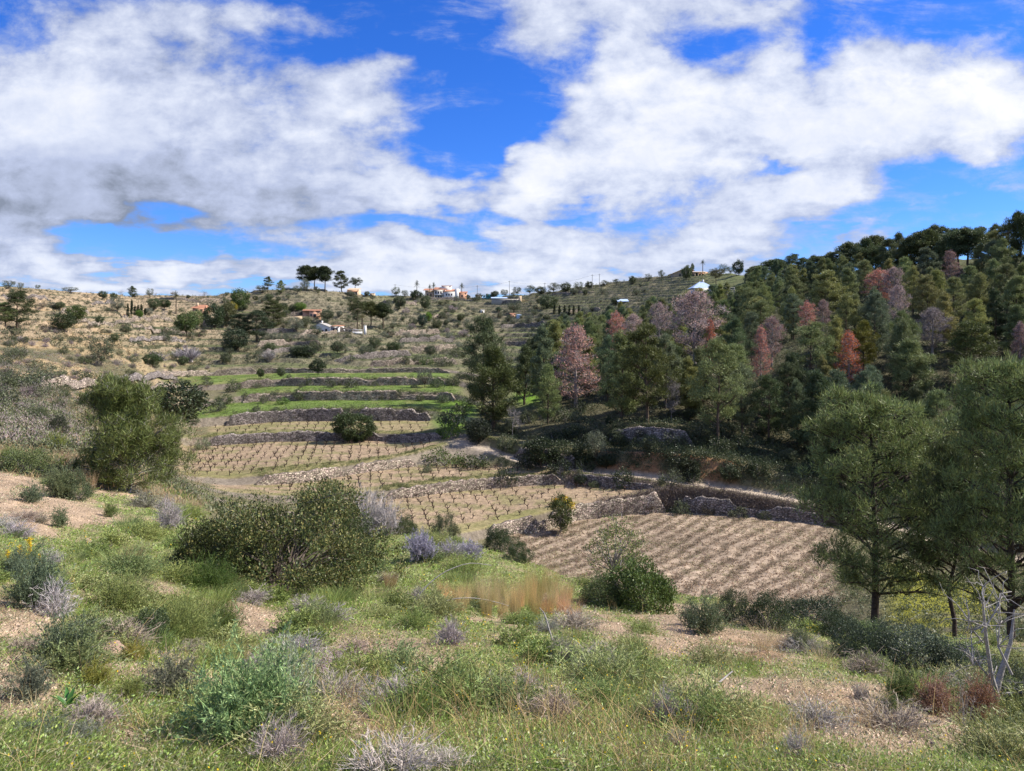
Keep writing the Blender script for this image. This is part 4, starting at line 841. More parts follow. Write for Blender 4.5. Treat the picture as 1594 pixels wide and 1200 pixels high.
# ------------------------------------------------------------------ the far slopes: named trees
def far(kit, name, px, base, top, w, col, label, cat, grp=None): return put_px(kit, name, px, base, top, w, color=col, label=label, cat=cat, group=grp)
far(PK[4], 'pine_tree', 27, 513, 451, 52, (.062, .078, .028), 'lone two-tone pine on the ochre slope at the left edge', 'pine tree')
far(PK[2], 'pine_tree', 8, 508, 470, 36, GRN_, 'lower green pine crown leaning out of the picture beside the lone pine', 'pine tree')
far(CB[0], 'carob_tree', 118, 505, 475, 32, (.085, .12, .030), 'brighter upper tree of the leaning pair on the ochre slope', 'tree')
far(CB[1], 'carob_tree', 100, 518, 487, 38, (.05, .07, .025), 'darker lower tree of the leaning pair on the ochre slope', 'tree')
for px, b, t_, w, c, l in [(14,449,436,22,OLD,'round dark bush on the skyline at the far left'),(32,452,439,11,OLV,'thin grey tree just right of the first skyline bush'),(59,450,443,9,DGR,'tiny dark bush alone on the left skyline'),
        (110,455,447,26,OLD,'long dark bush on the left skyline'),(160,465,453,15,(.07,.1,.045),'round blue-green bush just below the left skyline'),(177,467,456,12,DGR,'small dark tree on the skyline above the grey olive'),
        (83,481,470,18,OLV,'grey bush on the ochre terraces left of a dark one'),(93,482,470,17,DGR,'dark bush on the ochre terraces above the leaning pair'),(136,476,468,9,DGR,'tiny dark bush over the white-topped wall'),
        (155,506,492,15,DGR,'round dark bush on the ochre terraces right of the leaning pair'),(148,511,502,9,OLD,'small bush just under the round dark one on the ochre terraces'),(183,486,461,24,OLV,'grey spreading olive left of the cypress row'),
        (178,533,519,16,DGR,'dark bush at the foot of the ochre terraces'),(196,520,508,17,OLD,'bushy dark shrub on the low wall below the cypress row')]:
    far(rnd.choice(OL+CB), 'olive_tree', px, b, t_, w, c, l, 'tree', 'bushy trees on the ochre slope')
far(PK[0], 'pine_tree', 206, 462, 445, 15, DGR, 'small upright pine on the skyline above the cypress row', 'pine tree')
far(AL[0], 'almond_tree', 188, 462, 450, 13, None, 'bare almond on the skyline left of the small pine', 'almond tree')
far(OL[0], 'olive_tree', 233, 463, 449, 13, OLV, 'grey tree on the skyline right of the small pine', 'tree'); far(AL[1], 'almond_tree', 243, 463, 455, 9, None, 'low bare almond on the skyline by the grey tree', 'almond tree')
far(PALM, 'palm_tree', 274, 490, 454, 13, (.13, .13, .045), 'tall thin palm left of the orange-roofed cottage', 'palm')
far(AL[0], 'almond_tree', 318, 463, 450, 14, None, 'dark bare tree on the skyline above the orange-roofed cottage', 'almond tree')
for i, (px, b, t_) in enumerate([(199,494,472),(205,492,465),(210,491,475),(215,490,474),(220,490,473),(226,493,479)]):
    far(CYP[i % 2], 'cypress_tree', px, b, t_, 5, (.035, .052, .022), ['outermost cypress of the row, next to the white hut','tallest cypress of the row','third cypress of the row from the white hut','fourth cypress of the row from the white hut','fifth cypress of the row from the white hut','last cypress of the row, beside a silvery olive'][i], 'cypress', 'cypress row below the skyline')
for px, b, t_, w, c, k, n, l in [(232,494,479,14,OLV,OL[1],'olive_tree','silvery olive at the end of the cypress row'),(217,497,483,12,BRT,CB[0],'bush_tree','bright round bush in front of the cypress row'),
        (240,482,464,22,DGR,CB[1],'carob_tree','dark tree behind the silvery olive'),(256,484,466,22,(.06,.085,.028),CB[0],'carob_tree','dark green tree left of the tall palm'),
        (258,498,482,20,(.36,.24,.22),AL[1],'almond_tree','pinkish almond beneath the tall palm'),(290,523,487,38,(.088,.125,.034),CB[0],'broadleaf_tree','large fresh green tree below the orange-roofed cottage'),
        (306,508,483,26,GRN_,CB[1],'broadleaf_tree','green tree touching the orange-roofed cottage'),(334,513,473,36,(.055,.08,.032),CB[1],'broadleaf_tree','large dark tree right of the orange-roofed cottage'),
        (354,508,470,28,(.11,.115,.045),CB[0],'broadleaf_tree','olive-brown tree beside the yellow one'),(362,488,470,16,(.28,.24,.03),CB[0],'mimosa_tree','yellow tree among the big dark trees'),
        (372,482,450,32,(.08,.12,.03),CB[1],'broadleaf_tree','green tree under the skyline left of the big grove'),(372,530,488,46,(.045,.065,.03),PK[2],'pine_tree','dark pine at the left of the big grove'),
        (400,533,482,52,(.05,.072,.032),PK[4],'pine_tree','darkest broad pine in the big grove'),(426,514,466,48,(.085,.10,.032),PK[0],'pine_tree','tall olive-green pine of the big grove'),
        (368,548,512,44,(.05,.07,.033),CB[1],'carob_tree','dark spreading tree at the lower left of the big grove'),(405,452,444,16,OLD,OL[0],'olive_tree','low dark tree on the skyline left of two pines'),
        (417,455,430,17,DGR,PK[4],'pine_tree','taller of the two pines left of the skyline stone pines'),(437,457,436,16,GRN_,PK[0],'pine_tree','shorter of the two pines left of the skyline stone pines'),
        (477,453,414,30,(.052,.066,.024),PU[0],'stone_pine','leftmost tall stone pine on the skyline'),(491,452,415,25,(.056,.07,.025),PU[1],'stone_pine','middle tall stone pine on the skyline'),
        (506,454,415,26,(.045,.062,.024),PU[0],'stone_pine','rightmost tall stone pine on the skyline'),(532,452,421,28,(.07,.085,.03),PK[2],'pine_tree','full rounded pine right of the stone pines'),
        (553,452,434,24,(.04,.06,.022),PU[2],'stone_pine','dark flat-topped pine by the beige house'),(475,457,434,16,OLV,OL[2],'olive_tree','grey-green tree before the stone pine trunks'),
        (463,457,444,17,OLD,OL[1],'olive_tree','dark low tree left of the stone pine trunks'),(467,486,471,22,BRT,CB[0],'broadleaf_tree','bright green tree left of the pink house'),
        (462,517,494,26,OLV,OL[0],'olive_tree','silvery olive left of the white gabled house'),(510,499,482,24,OLD,CB[1],'carob_tree','bush on the bank behind the white gabled house'),
        (556,512,467,38,(.085,.10,.034),PU[2],'stone_pine','broad umbrella pine over the short palm'),(577,508,470,28,(.10,.11,.036),PU[0],'stone_pine','lighter umbrella pine right of the short palm'),
        (595,512,471,30,(.055,.075,.028),PU[1],'stone_pine','dark pine at the right of the umbrella pines'),(564,514,488,20,(.16,.15,.06),PALM,'palm_tree','short palm before the umbrella pines'),
        (622,482,461,22,OLD,CB[0],'carob_tree','round dark tree on the bank left of the white villa'),(662,482,459,18,DGR,CB[1],'carob_tree','dark tree on the bank under the white villa'),
        (648,468,452,22,(.05,.07,.03),CB[0],'carob_tree','dark tree beside the tall villa palm'),(617,462,447,16,DGR,OL[0],'tree','dark skyline tree by a power pole'),(630,462,451,12,OLD,OL[1],'tree','small skyline tree left of the villa palm'),
        (649,461,437,10,(.07,.085,.04),PALM,'palm_tree','tall shaggy palm left of the white villa'),(675,453,440,9,(.06,.075,.04),PALM,'palm_tree','palm rising behind the white villa roofs'),(669,452,443,8,(.06,.075,.04),PALM,'palm_tree','shorter palm behind the white villa roofs'),
        (719,460,441,11,(.09,.10,.045),PALM,'palm_tree','palm right of the white villa'),(667,504,486,12,(.15,.26,.03),CB[0],'broadleaf_tree','small bright green tree by the pale track'),
        (657,509,489,17,(.055,.085,.055),CB[1],'broadleaf_tree','blue-green tree beside the small bright green one'),(643,508,494,16,OLD,OL[2],'olive_tree','grey olive left of the blue-green tree'),
        (612,550,533,24,(.06,.085,.028),CB[0],'carob_tree','square dark bush above the pale wall'),(581,542,523,18,OLD,OL[0],'olive_tree','olive beside the pale track below the white gate'),
        (495,583,559,27,(.042,.06,.026),CB[0],'carob_tree','lone dark carob on the topmost green strip'),(661,603,573,28,(.115,.13,.085),OL[1],'olive_tree','grey olive on the middle green strip'),
        (437,587,571,15,DGR,CB[1],'bush_tree','dark round bush before the pale wall on the top strip'),(406,589,574,13,(.07,.10,.03),CB[0],'bush_tree','small green tree at the left of the top strip'),
        (800,487,468,26,OLD,OL[0],'olive_tree','dark olive under the long farm shed'),(775,494,477,18,(.05,.09,.04),PALM,'palm_tree','bushy low palm below the long farm shed'),
        (852,481,459,34,DGR,CB[1],'carob_tree','wide dark carob right of the long farm shed'),(1069,436,414,20,DGR,CB[0],'broadleaf_tree','dark tree in front of the hilltop villa'),
        (1115,446,420,32,(.12,.115,.05),PU[2],'stone_pine','tan-green umbrella pine right of the blue-roofed house'),(1150,426,405,20,(.045,.065,.028),CB[1],'broadleaf_tree','dark round tree on the crest right of the hilltop villa'),
        (1126,425,411,15,DGR,OL[0],'tree','first dark tree right of the hilltop villa'),(1137,426,414,14,DGR,OL[1],'tree','low dark tree left of the round crest tree'),(1094,417,405,10,(.035,.06,.03),PALM,'palm_tree','dark palm over the hilltop villa pergola'),
        (1078,419,410,6,DGR,CB[0],'bush_tree','ball-shaped bush behind the hilltop villa roof'),(1170,438,415,22,GRN_,PK[0],'pine_tree','first pine where the wood meets the crest')]:
    far(k, n, px, b, t_, w, c, l, 'palm' if n == 'palm_tree' else 'pine tree' if 'pine' in n else 'tree')
far(CB[0], 'carob_tree', 270, 672, 598, 106, (.050, .066, .028), 'large round dark carob above the young pine', 'carob tree')
far(round_tree('round_bush', 46, 4, 2.4, .02, 150, 90, .42, .17, .11, flat=.9, hollow=.75), 'round_bush', 551, 687, 641, 64, (.072, .10, .036), 'dense round evergreen bush on the wall between two vineyards', 'bush')
# olives in a row beneath the white house, skyline bushes under the power poles, small cypresses
for i, px in enumerate(range(404, 492, 12)):
    t = far(OL[i % 3], 'olive_tree', px, 533, 519+rnd.uniform(-2, 2), 16, jig(OLV), None, 'olive tree', 'olive row below the white house'); t['look'] = 'grey row olive'
for px, b, t_, w in [(770,460,453,14),(785,461,450,14),(805,459,446,16),(825,459,444,20),(842,458,446,20),(862,456,440,22),(881,454,440,20),(900,452,439,18),(917,449,438,14),(940,446,436,16),(960,443,434,14),(985,441,430,14),(1010,436,426,12),(1030,432,420,12),(745,464,456,12),(758,464,457,10)]:
    t = far(rnd.choice(OL+CB), 'olive_tree', px, b, t_, w, jig(OLD, .2), None, 'tree', 'dark trees along the skyline'); t['look'] = 'dark skyline tree'
for px in (863, 871, 879, 886, 893, 901):
    t = far(CYP[px % 2], 'cypress_tree', px, 489, 474, 5, (.04, .055, .025), None, 'cypress', 'small cypresses on the right'); t['look'] = 'small dark cypress'
far(RD, 'reed_bed', 292, 565, 538, 62, (.36, .33, .34), 'large pale grey bed of bare reeds above the green strips', 'reeds')
far(RD, 'reed_bed', 418, 562, 545, 34, (.36, .33, .31), 'smaller grey clump of bare reeds beside the dark bramble', 'reeds')
far(TWK[0], 'reed_bed', 245, 562, 546, 44, (.33, .29, .29), 'low lilac thicket left of the large reed bed', 'reeds')
far(CB[1], 'bramble_bush', 472, 558, 538, 46, (.035, .052, .02), 'wide dark bramble right of the small reed clump', 'bush')
far(CB[0], 'bush_tree', 237, 571, 551, 32, (.06, .09, .03), 'dark green bush below the lilac thicket', 'bush'); far(CB[1], 'bush_tree', 285, 568, 554, 18, DGR, 'dark round bush in front of the large reed bed', 'bush'); far(CB[0], 'bush_tree', 352, 567, 549, 20, OLD, 'round bush on the bank right of the large reed bed', 'bush')
far(OL[1], 'olive_tree', 158, 570, 522, 44, (.10, .115, .06), 'big grey-green thicket on the shrubby left slope', 'tree')
far(AL[0], 'almond_tree', 835, 600, 545, 40, None, 'bare grey tree between the twin pines and the pink dead pine', 'tree')
far(AL[1], 'almond_tree', 797, 682, 630, 40, None, 'bare pale tree at the foot of the twin pines', 'tree')
far(CB[1], 'bush_tree', 745, 690, 652, 44, (.03, .04, .02), 'dark brambly bush below the twin pines', 'bush')
far(CB[0], 'bush_tree', 842, 728, 682, 58, (.035, .05, .02), 'dark bush against the bank above the road', 'bush'); far(OL[1], 'olive_tree', 928, 722, 668, 34, (.15, .17, .11), 'pale grey leaning bush on the road bank', 'bush')
far(CB[1], 'bush_tree', 908, 725, 690, 40, (.04, .055, .022), 'dark low bush beneath the pale leaning one', 'bush'); far(CB[0], 'bush_tree', 1075, 745, 715, 40, (.04, .05, .022), 'dark bush at the foot of the orange bank', 'bush')
far(SB[1], 'bank_bush', 690, 724, 698, 60, (.10, .135, .035), 'long green bush at the left of the bank over the second vineyard', 'bush'); far(SB[0], 'bank_bush', 738, 728, 704, 52, (.06, .08, .025), 'darker bush at the right of the bank over the second vineyard', 'bush')
far(SB[2], 'bank_bush', 708, 668, 628, 44, (.10, .12, .055), 'grey-green bush at the end of the brightest green strip', 'bush'); far(SB[1], 'bank_bush', 701, 680, 655, 40, (.12, .19, .03), 'fresh green mound by the bend of the road', 'bush')
far(SB[0], 'road_bush', 902, 742, 727, 12, (.15, .16, .08), 'tiny pale bush on the road edge', 'bush')
# bushes growing on and under the terrace walls
for px, b, t_, w, c in [(467,622,604,22,DGR),(425,620,607,15,OLD),(411,628,614,14,OLD),(515,603,588,16,OLD),(547,604,588,22,SGR),(480,598,585,14,DGR),(530,600,590,9,OLD),(584,601,591,11,OLD),(470,603,595,10,OLD),(400,604,594,14,OLD),(450,590,580,9,DGR),(630,566,552,15,DGR),(522,557,547,12,DGR),(549,561,553,9,DGR),
        (654,624,609,14,OLD),(690,627,612,24,DGR),(680,603,585,22,DGR),(705,600,582,24,SGR),(720,590,575,22,DGR),(620,618,606,12,OLD),(595,622,612,10,SGR),(440,629,618,20,BRT),(400,640,630,14,OLD),(386,650,640,12,DGR),(655,640,630,14,OLD),(540,640,634,10,DGR),(495,641,635,10,DGR),(430,641,633,12,OLD),
        (363,610,588,24,DGR),(350,628,610,30,SGR),(338,640,622,26,OLD),(315,700,680,22,BGR),(300,660,645,20,OLD),(690,570,555,30,SGR),(665,568,553,24,(.10,.14,.04)),(650,566,554,16,SGR),(645,604,596,10,OLD),(720,640,618,24,(.10,.15,.035)),
        (665,735,722,16,OLD),(1060,800,775,26,OLD),(1100,800,778,24,(.10,.09,.06)),(1010,792,778,20,(.12,.10,.07)),(1150,806,788,26,OLD),(1190,806,790,24,OLD),(965,760,750,14,DGR),(925,758,745,18,DGR),(895,806,792,16,(.14,.12,.09))]:
    t = far(rnd.choice(SB), 'wall_bush', px, b, t_, w, jig(c), None, 'bush', 'bushes on the terrace walls'); t['look'] = 'dark wall bush' if c in (DGR, OLD) else 'green wall bush'
# scattered trees and shrubs of the far slopes
def scatter(n, x0, x1, y0, y1, kits, cols_, look, name, cat, grp, hm, seed, wid=1.0, gap=5., dark=None):
    r = random.Random(seed); got = []; k = 0; tries = 0
    while k < n and tries < n*40:
        tries += 1; px = r.uniform(x0, x1); py = r.uniform(y0, y1); g = hit(px, py)
        if any((g.x-q[0])**2+(g.y-q[1])**2 < gap*gap for q in got): continue
        if HY-g.z/g.y*F > py+3: continue
        hh = r.uniform(*hm); top = HY-(g.z+hh)/g.y*F; w = hh*wid*r.uniform(.85, 1.3)/g.y*F
        kk = r.choice(kits); sx = w*g.y/F/kk.W; c = r.choice(cols_); f = r.uniform(.85, 1.18); c = tuple(v*f for v in c)
        t = put(kk, name, g, (sx, sx, hh/kk.H), r.random()*6.28, c, None, cat, grp, (px, (py+top)/2)); t['look'] = look; got.append((g.x, g.y)); k += 1
scatter(70, 690, 1040, 444, 515, OL+CB[:1], [OLV, OLD, OLD, SGR], 'terrace olive', 'olive_tree', 'olive tree', 'olives on the far slope', (2.2, 4.2), 101, 1.1, 6)
scatter(46, 590, 745, 468, 530, OL+SB, [OLV, OLV, OLD, HEATH], 'silvery olive', 'olive_tree', 'olive tree', 'olives on the far slope', (1.8, 3.6), 102, 1.2, 6)
scatter(34, 380, 610, 455, 500, OL+CB, [OLV, OLD, DGR], 'green olive', 'olive_tree', 'olive tree', 'olives on the far slope', (2., 4.), 103, 1.1, 6)
scatter(40, 590, 830, 500, 560, OL+SB, [OLD, SGR, OLV], 'low terrace bush', 'terrace_bush', 'bush', 'bushes on the old terraces', (1.2, 2.8), 104, 1.2, 5)
scatter(40, 0, 400, 446, 520, SB+OL, [OLD, OLV, DGR, (.2, .17, .12)], 'small ochre-slope bush', 'terrace_bush', 'bush', 'bushes on the ochre terraces', (1., 2.4), 105, 1.2, 6)
scatter(40, 300, 560, 505, 562, SB+OL, [OLD, SGR, OLV], 'mid-slope bush', 'terrace_bush', 'bush', 'bushes on the middle slope', (1., 2.4), 106, 1.2, 5)
scatter(60, 250, 720, 455, 560, OL+CB+SB, [DGR, OLD, OLD, SGR], 'dark hillside tree', 'hillside_tree', 'tree', 'trees scattered on the hillside', (1.8, 4.5), 110, 1.15, 5)
scatter(75, 0, 330, 515, 640, SB, [SGR, OLD, OLD, (.10, .115, .055)], 'green heath shrub', 'heath_shrub', 'shrub', 'shrubs on the left slope', (.8, 1.9), 107, 1.5, 2.5)
scatter(70, 0, 330, 515, 640, TWK, [HEATH, (.27, .215, .21), (.33, .28, .26)], 'lilac-grey heath shrub', 'heath_shrub', 'shrub', 'lilac shrubs on the left slope', (.7, 1.4), 108, 1.7, 2.5)
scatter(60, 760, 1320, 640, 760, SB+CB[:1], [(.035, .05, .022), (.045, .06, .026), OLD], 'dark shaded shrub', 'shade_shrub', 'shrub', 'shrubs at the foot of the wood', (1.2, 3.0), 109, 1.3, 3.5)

# ------------------------------------------------------------------ houses, sheds, poles
M_WHITE = solid_mat('white_render', (.74, .72, .68), .85, .08, 1.2, .05); M_PINKW = solid_mat('pink_render', (.62, .36, .24), .9, .1, 1., .05); M_CREAM = solid_mat('cream_render', (.58, .44, .29), .9, .1, 1., .05)
M_TILE = solid_mat('roof_tiles', (.42, .20, .12), .85, .3, 3., .3); M_GLASS = solid_mat('dark_glass', (.03, .035, .04), .15, .2, 1., 0, spec=.5); M_WOODD = solid_mat('dark_wood', (.10, .055, .035), .7, .3, 4., .1)
M_STN = solid_mat('ashlar', (.38, .30, .22), .9, .25, 1.5, .3); M_BLUE = solid_mat('blue_roof', (.45, .56, .74), .5, .12, 1., 0); M_TEAL = solid_mat('teal_metal', (.06, .27, .30), .5, .15, 1., 0); M_GREYC = solid_mat('concrete', (.36, .34, .31), .9, .15, 2., .1); M_METAL = solid_mat('pole_metal', (.22, .21, .20), .6, .15, 4., 0); M_IRON = solid_mat('white_iron', (.6, .6, .6), .5, .1, 3, 0)
class House:
    """a building standing on the ground at (px, base row); its own metres: x to the right, y away, z up"""
    def __init__(s, name, px, base, label, cat='house', rz=0., sink=1.0, d=None):
        g = hit(px, base) if d is None else gat(px, d)
        s.o = bpy.data.objects.new(name, None); COL.objects.link(s.o); s.o.location = g; s.o.rotation_euler = (0, 0, rz); s.k = g.y/F; s.sink = sink
        tag(s.o, label, cat, None, (px, base-8))
    def part(s, name, mb, mat, parent=None, label=None):
        o = link(name, mb.mesh(name, [mat]), parent or s.o)
        if label: o['label'] = label
        return o
    def block(s, name, x0, x1, y0, y1, z0, z1, mat, parent=None): return s.part(name, MB().box(x0, x1, y0, y1, z0, z1), mat, parent)
    def gable(s, name, x0, x1, y0, y1, z0, ze, zr, mat, rx=.5, parent=None):
        """walls with a gable facing the viewer"""
        xr = x0+(x1-x0)*rx; V = [(x0,y0,z0),(x1,y0,z0),(x1,y0,ze),(xr,y0,zr),(x0,y0,ze),(x0,y1,z0),(x1,y1,z0),(x1,y1,ze),(xr,y1,zr),(x0,y1,ze)]
        return s.part(name, MB().poly(V, [(0,1,2,3,4),(9,8,7,6,5),(0,4,9,5),(1,6,7,2)]), mat, parent)
    def slope(s, name, x0, x1, y0, y1, z0, z1, mat, axis='y', th=.22, parent=None):
        """a roof plane rising from (x0|y0, z0) to (x1|y1, z1)"""
        if axis == 'y': V = [(x0,y0,z0),(x1,y0,z0),(x1,y1,z1),(x0,y1,z1)]
        else: V = [(x0,y0,z0),(x1,y0,z1),(x1,y1,z1),(x0,y1,z0)]
        V = V+[(a, b, c+th) for a, b, c in V]
        return s.part(name, MB().poly(V, [(3,2,1,0),(4,5,6,7),(0,1,5,4),(1,2,6,5),(2,3,7,6),(3,0,4,7)]), mat, parent)
    def hip(s, name, x0, x1, y0, y1, z0, z1, mat, parent=None, ridge=.0):
        xm0, xm1, ym = x0+(x1-x0)*(.5-ridge/2), x0+(x1-x0)*(.5+ridge/2), (y0+y1)/2
        V = [(x0,y0,z0),(x1,y0,z0),(x1,y1,z0),(x0,y1,z0),(xm0,ym,z1),(xm1+.01,ym,z1)]
        return s.part(name, MB().poly(V, [(0,1,5,4),(1,2,5),(2,3,4,5),(3,0,4),(3,2,1,0)]), mat, parent)
    def win(s, x, z, w, h, y=0., mat=None, name='window', fr=None, parent=None):
        f = s.part(name, MB().box(x-w/2-.08, x+w/2+.08, y-.05, y+.02, z-.08, z+h+.08), fr or M_GREYC, parent)
        return s.part('pane' if name == 'window' else 'panel', MB().box(x-w/2, x+w/2, y-.08, y-.053, z, z+h), mat or M_GLASS, f)
def build_houses():
    # white house with a low gable
    h = House('white_house', 501, 517, 'white gabled house with chimney on a terrace in the middle of the slope', rz=R_(-4)); k = h.k
    h.gable('wall', -18*k, 13*k, 0, 9, -2, 7.5*k, 14*k, M_WHITE, .46); r = h.slope('roof', -18.6*k, -3.8*k, -.25, 9.2, 7.4*k, 14.1*k, M_GREYC, 'x', .16); h.slope('roof', -3.78*k, 13.6*k, -.25, 9.2, 14.1*k, 7.3*k, M_GREYC, 'x', .16)
    h.block('chimney', -3.5*k-.35, -3.5*k+.35, 3, 3.7, 13*k, 18*k, M_WHITE, r)
    h.win(-8*k, 1.6*k, 3*k, 3.6*k); h.win(7*k, 1.6*k, 3*k, 3.6*k); h.win(1.5*k, .2*k, 2.2*k, 3*k, name='door', mat=M_WOODD)
    h.block('annex_wall', 13.2*k, 27*k, 1.2, 8, -2, 9*k, M_WHITE); h.slope('annex_roof', 12.9*k, 27.6*k, .5, 8.2, 8.9*k, 10.6*k, M_TILE); h.win(20*k, 1.6*k, 8*k, 4.6*k, 1.2)
    h.block('terrace_wall', 27.2*k, 34*k, 2, 2.4, -2, 4.4*k, M_WHITE)
    b = House('balustrade', 549, 517, 'white balustrade running from the white gabled house to its gate', 'railing'); k = b.k
    b.block('rail', -14*k, 15*k, 0, .25, 3.6*k, 4.3*k, M_IRON); b.block('base', -14*k, 15*k, 0, .25, -1, .8*k, M_IRON)
    for i in range(12): b.block('baluster', (-13.5+i*2.5)*k, (-12.9+i*2.5)*k, .05, .2, .8*k, 3.6*k, M_IRON)
    gp = House('gate_post', 568, 521, 'white gate post at the top of the sandy track', 'gate post'); gp.block('pillar', -.5, .5, 0, 1, -1, 4.0, M_WHITE); gp.block('cap', -.62, .62, -.12, 1.12, 4.0, 4.2, M_WHITE)
    # pink house above it
    h = House('pink_house', 489, 495, 'pink house with flat terracotta roof, half hidden by bushes', rz=R_(12)); k = h.k
    h.block('wall', -8*k, 10*k, 0, 8, -2, 11*k, M_PINKW); h.slope('roof', -18*k, 10.6*k, -.4, 8.4, 11*k, 13.5*k, M_TILE); h.block('side_wall', -17.6*k, -8.1*k, 1.5, 8, -2, 10.8*k, M_PINKW)
    h.win(1*k, 1.5*k, 4*k, 4.5*k, name='door', mat=M_GLASS); h.win(-4.5*k, 3*k, 2*k, 3*k)
    w = House('garden_wall', 462, 497, 'tan garden wall left of the pink house', 'wall'); w.block('wall', -9*w.k, 8*w.k, 0, .5, -1, 5*w.k, M_CREAM); w.block('coping', -9.3*w.k, 8.3*w.k, -.1, .6, 5*w.k, 5.5*w.k, M_STN)
    # orange-roofed cottage
    h = House('cottage', 310, 487, 'cottage with orange tiled roof and chimney among dark trees'); k = h.k
    h.block('wall', -10*k, 11*k, 0, 7, -2, 6.5*k, M_PINKW); r = h.hip('roof', -13*k, 12*k, -.6, 7.6, 6.6*k, 12*k, M_TILE, ridge=.55); h.block('chimney', -6*k, -4*k, 1.5, 2.4, 8*k, 15*k, M_CREAM, r); h.win(3*k, 1.5*k, 2.4*k, 3*k); h.win(-4*k, 1.5*k, 2.4*k, 3*k)
    h = House('white_hut', 194, 494, 'tiny white hut at the end of the cypress row', 'hut'); k = h.k; h.block('wall', -1.6*k, 1.6*k, 0, 2, -1, 4*k, M_WHITE); h.slope('roof', -1.9*k, 1.9*k, -.2, 2.2, 4*k, 4.5*k, M_TILE); h.win(0, .3*k, 1*k, 2*k, name='door', mat=M_WOODD)
    # beige house by the stone pines
    h = House('beige_house', 546, 460, 'beige house with shaded porch arches on the skyline beside the dark flat pine'); k = h.k
    h.block('wall', -7*k, 11*k, 2.5, 10, -2, 9*k, M_CREAM); h.slope('roof', -7.5*k, 11.5*k, 2.2, 10.5, 9*k, 12.5*k, M_CREAM); h.block('porch_shade', -5*k, 10*k, 2.40, 2.45, 0, 6*k, M_GLASS); h.slope('porch_roof', -6*k, 11*k, -.3, 2.3, 6*k, 7.4*k, M_TILE)  # dark sheet behind the pillars paints the shade of the porch
    for x in (-5.4, -1.6, 2.4, 6.4, 10.2): h.block('porch_pillar', (x-.7)*k, (x+.7)*k, 0, .5, -1, 6*k, M_CREAM)
    h = House('cream_hut', 579, 461, 'low cream hut on the skyline right of the beige house', 'hut'); k = h.k; h.block('wall', -3.5*k, 3.5*k, 0, 4, -1, 4*k, M_CREAM); h.slope('roof', -4*k, 4*k, -.3, 4.3, 4*k, 5*k, M_CREAM); h.win(0, .4*k, 1.4*k, 2*k, name='door', mat=M_WOODD)
    # white villa
    h = House('white_villa', 688, 465, 'large white villa of several tiled wings on the skyline between palms', 'villa'); k = h.k
    h.block('wall', -27*k, -13*k, 3, 12, -3, 13*k, M_CREAM); h.slope('roof', -30*k, -12.5*k, 1.5, 12.5, 13*k, 17*k, M_TILE)
    h.block('main_wall', -13*k, 5*k, 2, 12, -3, 14*k, M_WHITE); h.slope('roof', -14*k, 6*k, 1, 12.5, 14*k, 19*k, M_TILE); h.block('tower_wall', -2*k, 13*k, 6, 13, 8*k, 20.5*k, M_WHITE); h.slope('tower_roof', -2.6*k, 13.6*k, 5.4, 13.5, 20.5*k, 22*k, M_TILE)
    h.block('wing_wall', 3*k, 25*k, 0, 9, -3, 11*k, M_WHITE); r = h.slope('roof', 2.4*k, 20*k, -.6, 9.5, 11*k, 15.5*k, M_TILE); h.block('gable_wall', 20.2*k, 26*k, -.4, 9, -3, 15.5*k, M_WHITE)
    h.block('balcony', -13*k, 3*k, .6, 2, 6*k, 7.2*k, M_WHITE)
    for x in (-10, -6, -2): h.win(x*k, 1*k, 2.4*k, 4*k, 2, name='door', mat=M_GLASS); h.win(x*k, 8*k, 2.2*k, 3.6*k, 2)
    for x in (7, 11, 15): h.win(x*k, 5*k, 1.8*k, 2.6*k, 0)
    for x in (-23, -18): h.win(x*k, 4*k, 2.2*k, 4*k, 3)
    h.block('annex_wall', 26.3*k, 38*k, 2, 9, -3, 9*k, M_PINKW); h.slope('roof', 26*k, 39*k, 1.4, 9.5, 9*k, 12*k, M_TILE); h.win(31*k, 3*k, 2*k, 3*k, 2)
    # farm sheds
    h = House('farm_shed', 786, 472, 'long low grey farm shed with pale metal roof below the power poles', 'shed'); k = h.k
    h.block('wall', -21*k, 25*k, 1, 9, -2, 7.6*k, M_GREYC); h.slope('roof', -22*k, 4*k, .2, 9.4, 7.6*k, 10.2*k, M_BLUE); h.slope('roof', 4.2*k, 21*k, .2, 9.4, 9.4*k, 10.4*k, M_GREYC); h.block('end_wall', 21.2*k, 26*k, .6, 9, -2, 11.4*k, M_CREAM); h.block('opening_shade', 5*k, 20*k, .90, .95, 7*k, 9.2*k, M_GLASS)  # dark sheet under the roof stands for the shade inside the shed
    for x in (6, 10, 14, 18): h.block('post', (x-.3)*k, (x+.3)*k, .5, .8, 6.6*k, 9.3*k, M_GREYC)
    h = House('teal_container', 763, 458, 'teal metal container on the skyline beside the farm shed', 'container'); k = h.k; h.block('body', -6.5*k, 5.5*k, 0, 3, -1, 5.4*k, M_TEAL); h.block('roof', -6.8*k, 5.8*k, -.1, 3.1, 5.4*k, 6*k, M_TEAL); h.win(0, 0, 3*k, 4*k, name='door', mat=M_TEAL)
    h = House('brown_hut', 745, 461, 'small dark brown hut on the skyline between the villa and the teal container', 'hut'); k = h.k; h.block('wall', -5*k, 5*k, 0, 4, -2, 4.6*k, M_GREYC); h.slope('roof', -5.6*k, 7*k, -.3, 4.3, 4.6*k, 6*k, M_WOODD); h.win(1*k, .2*k, 2*k, 3*k, name='door', mat=M_GLASS)
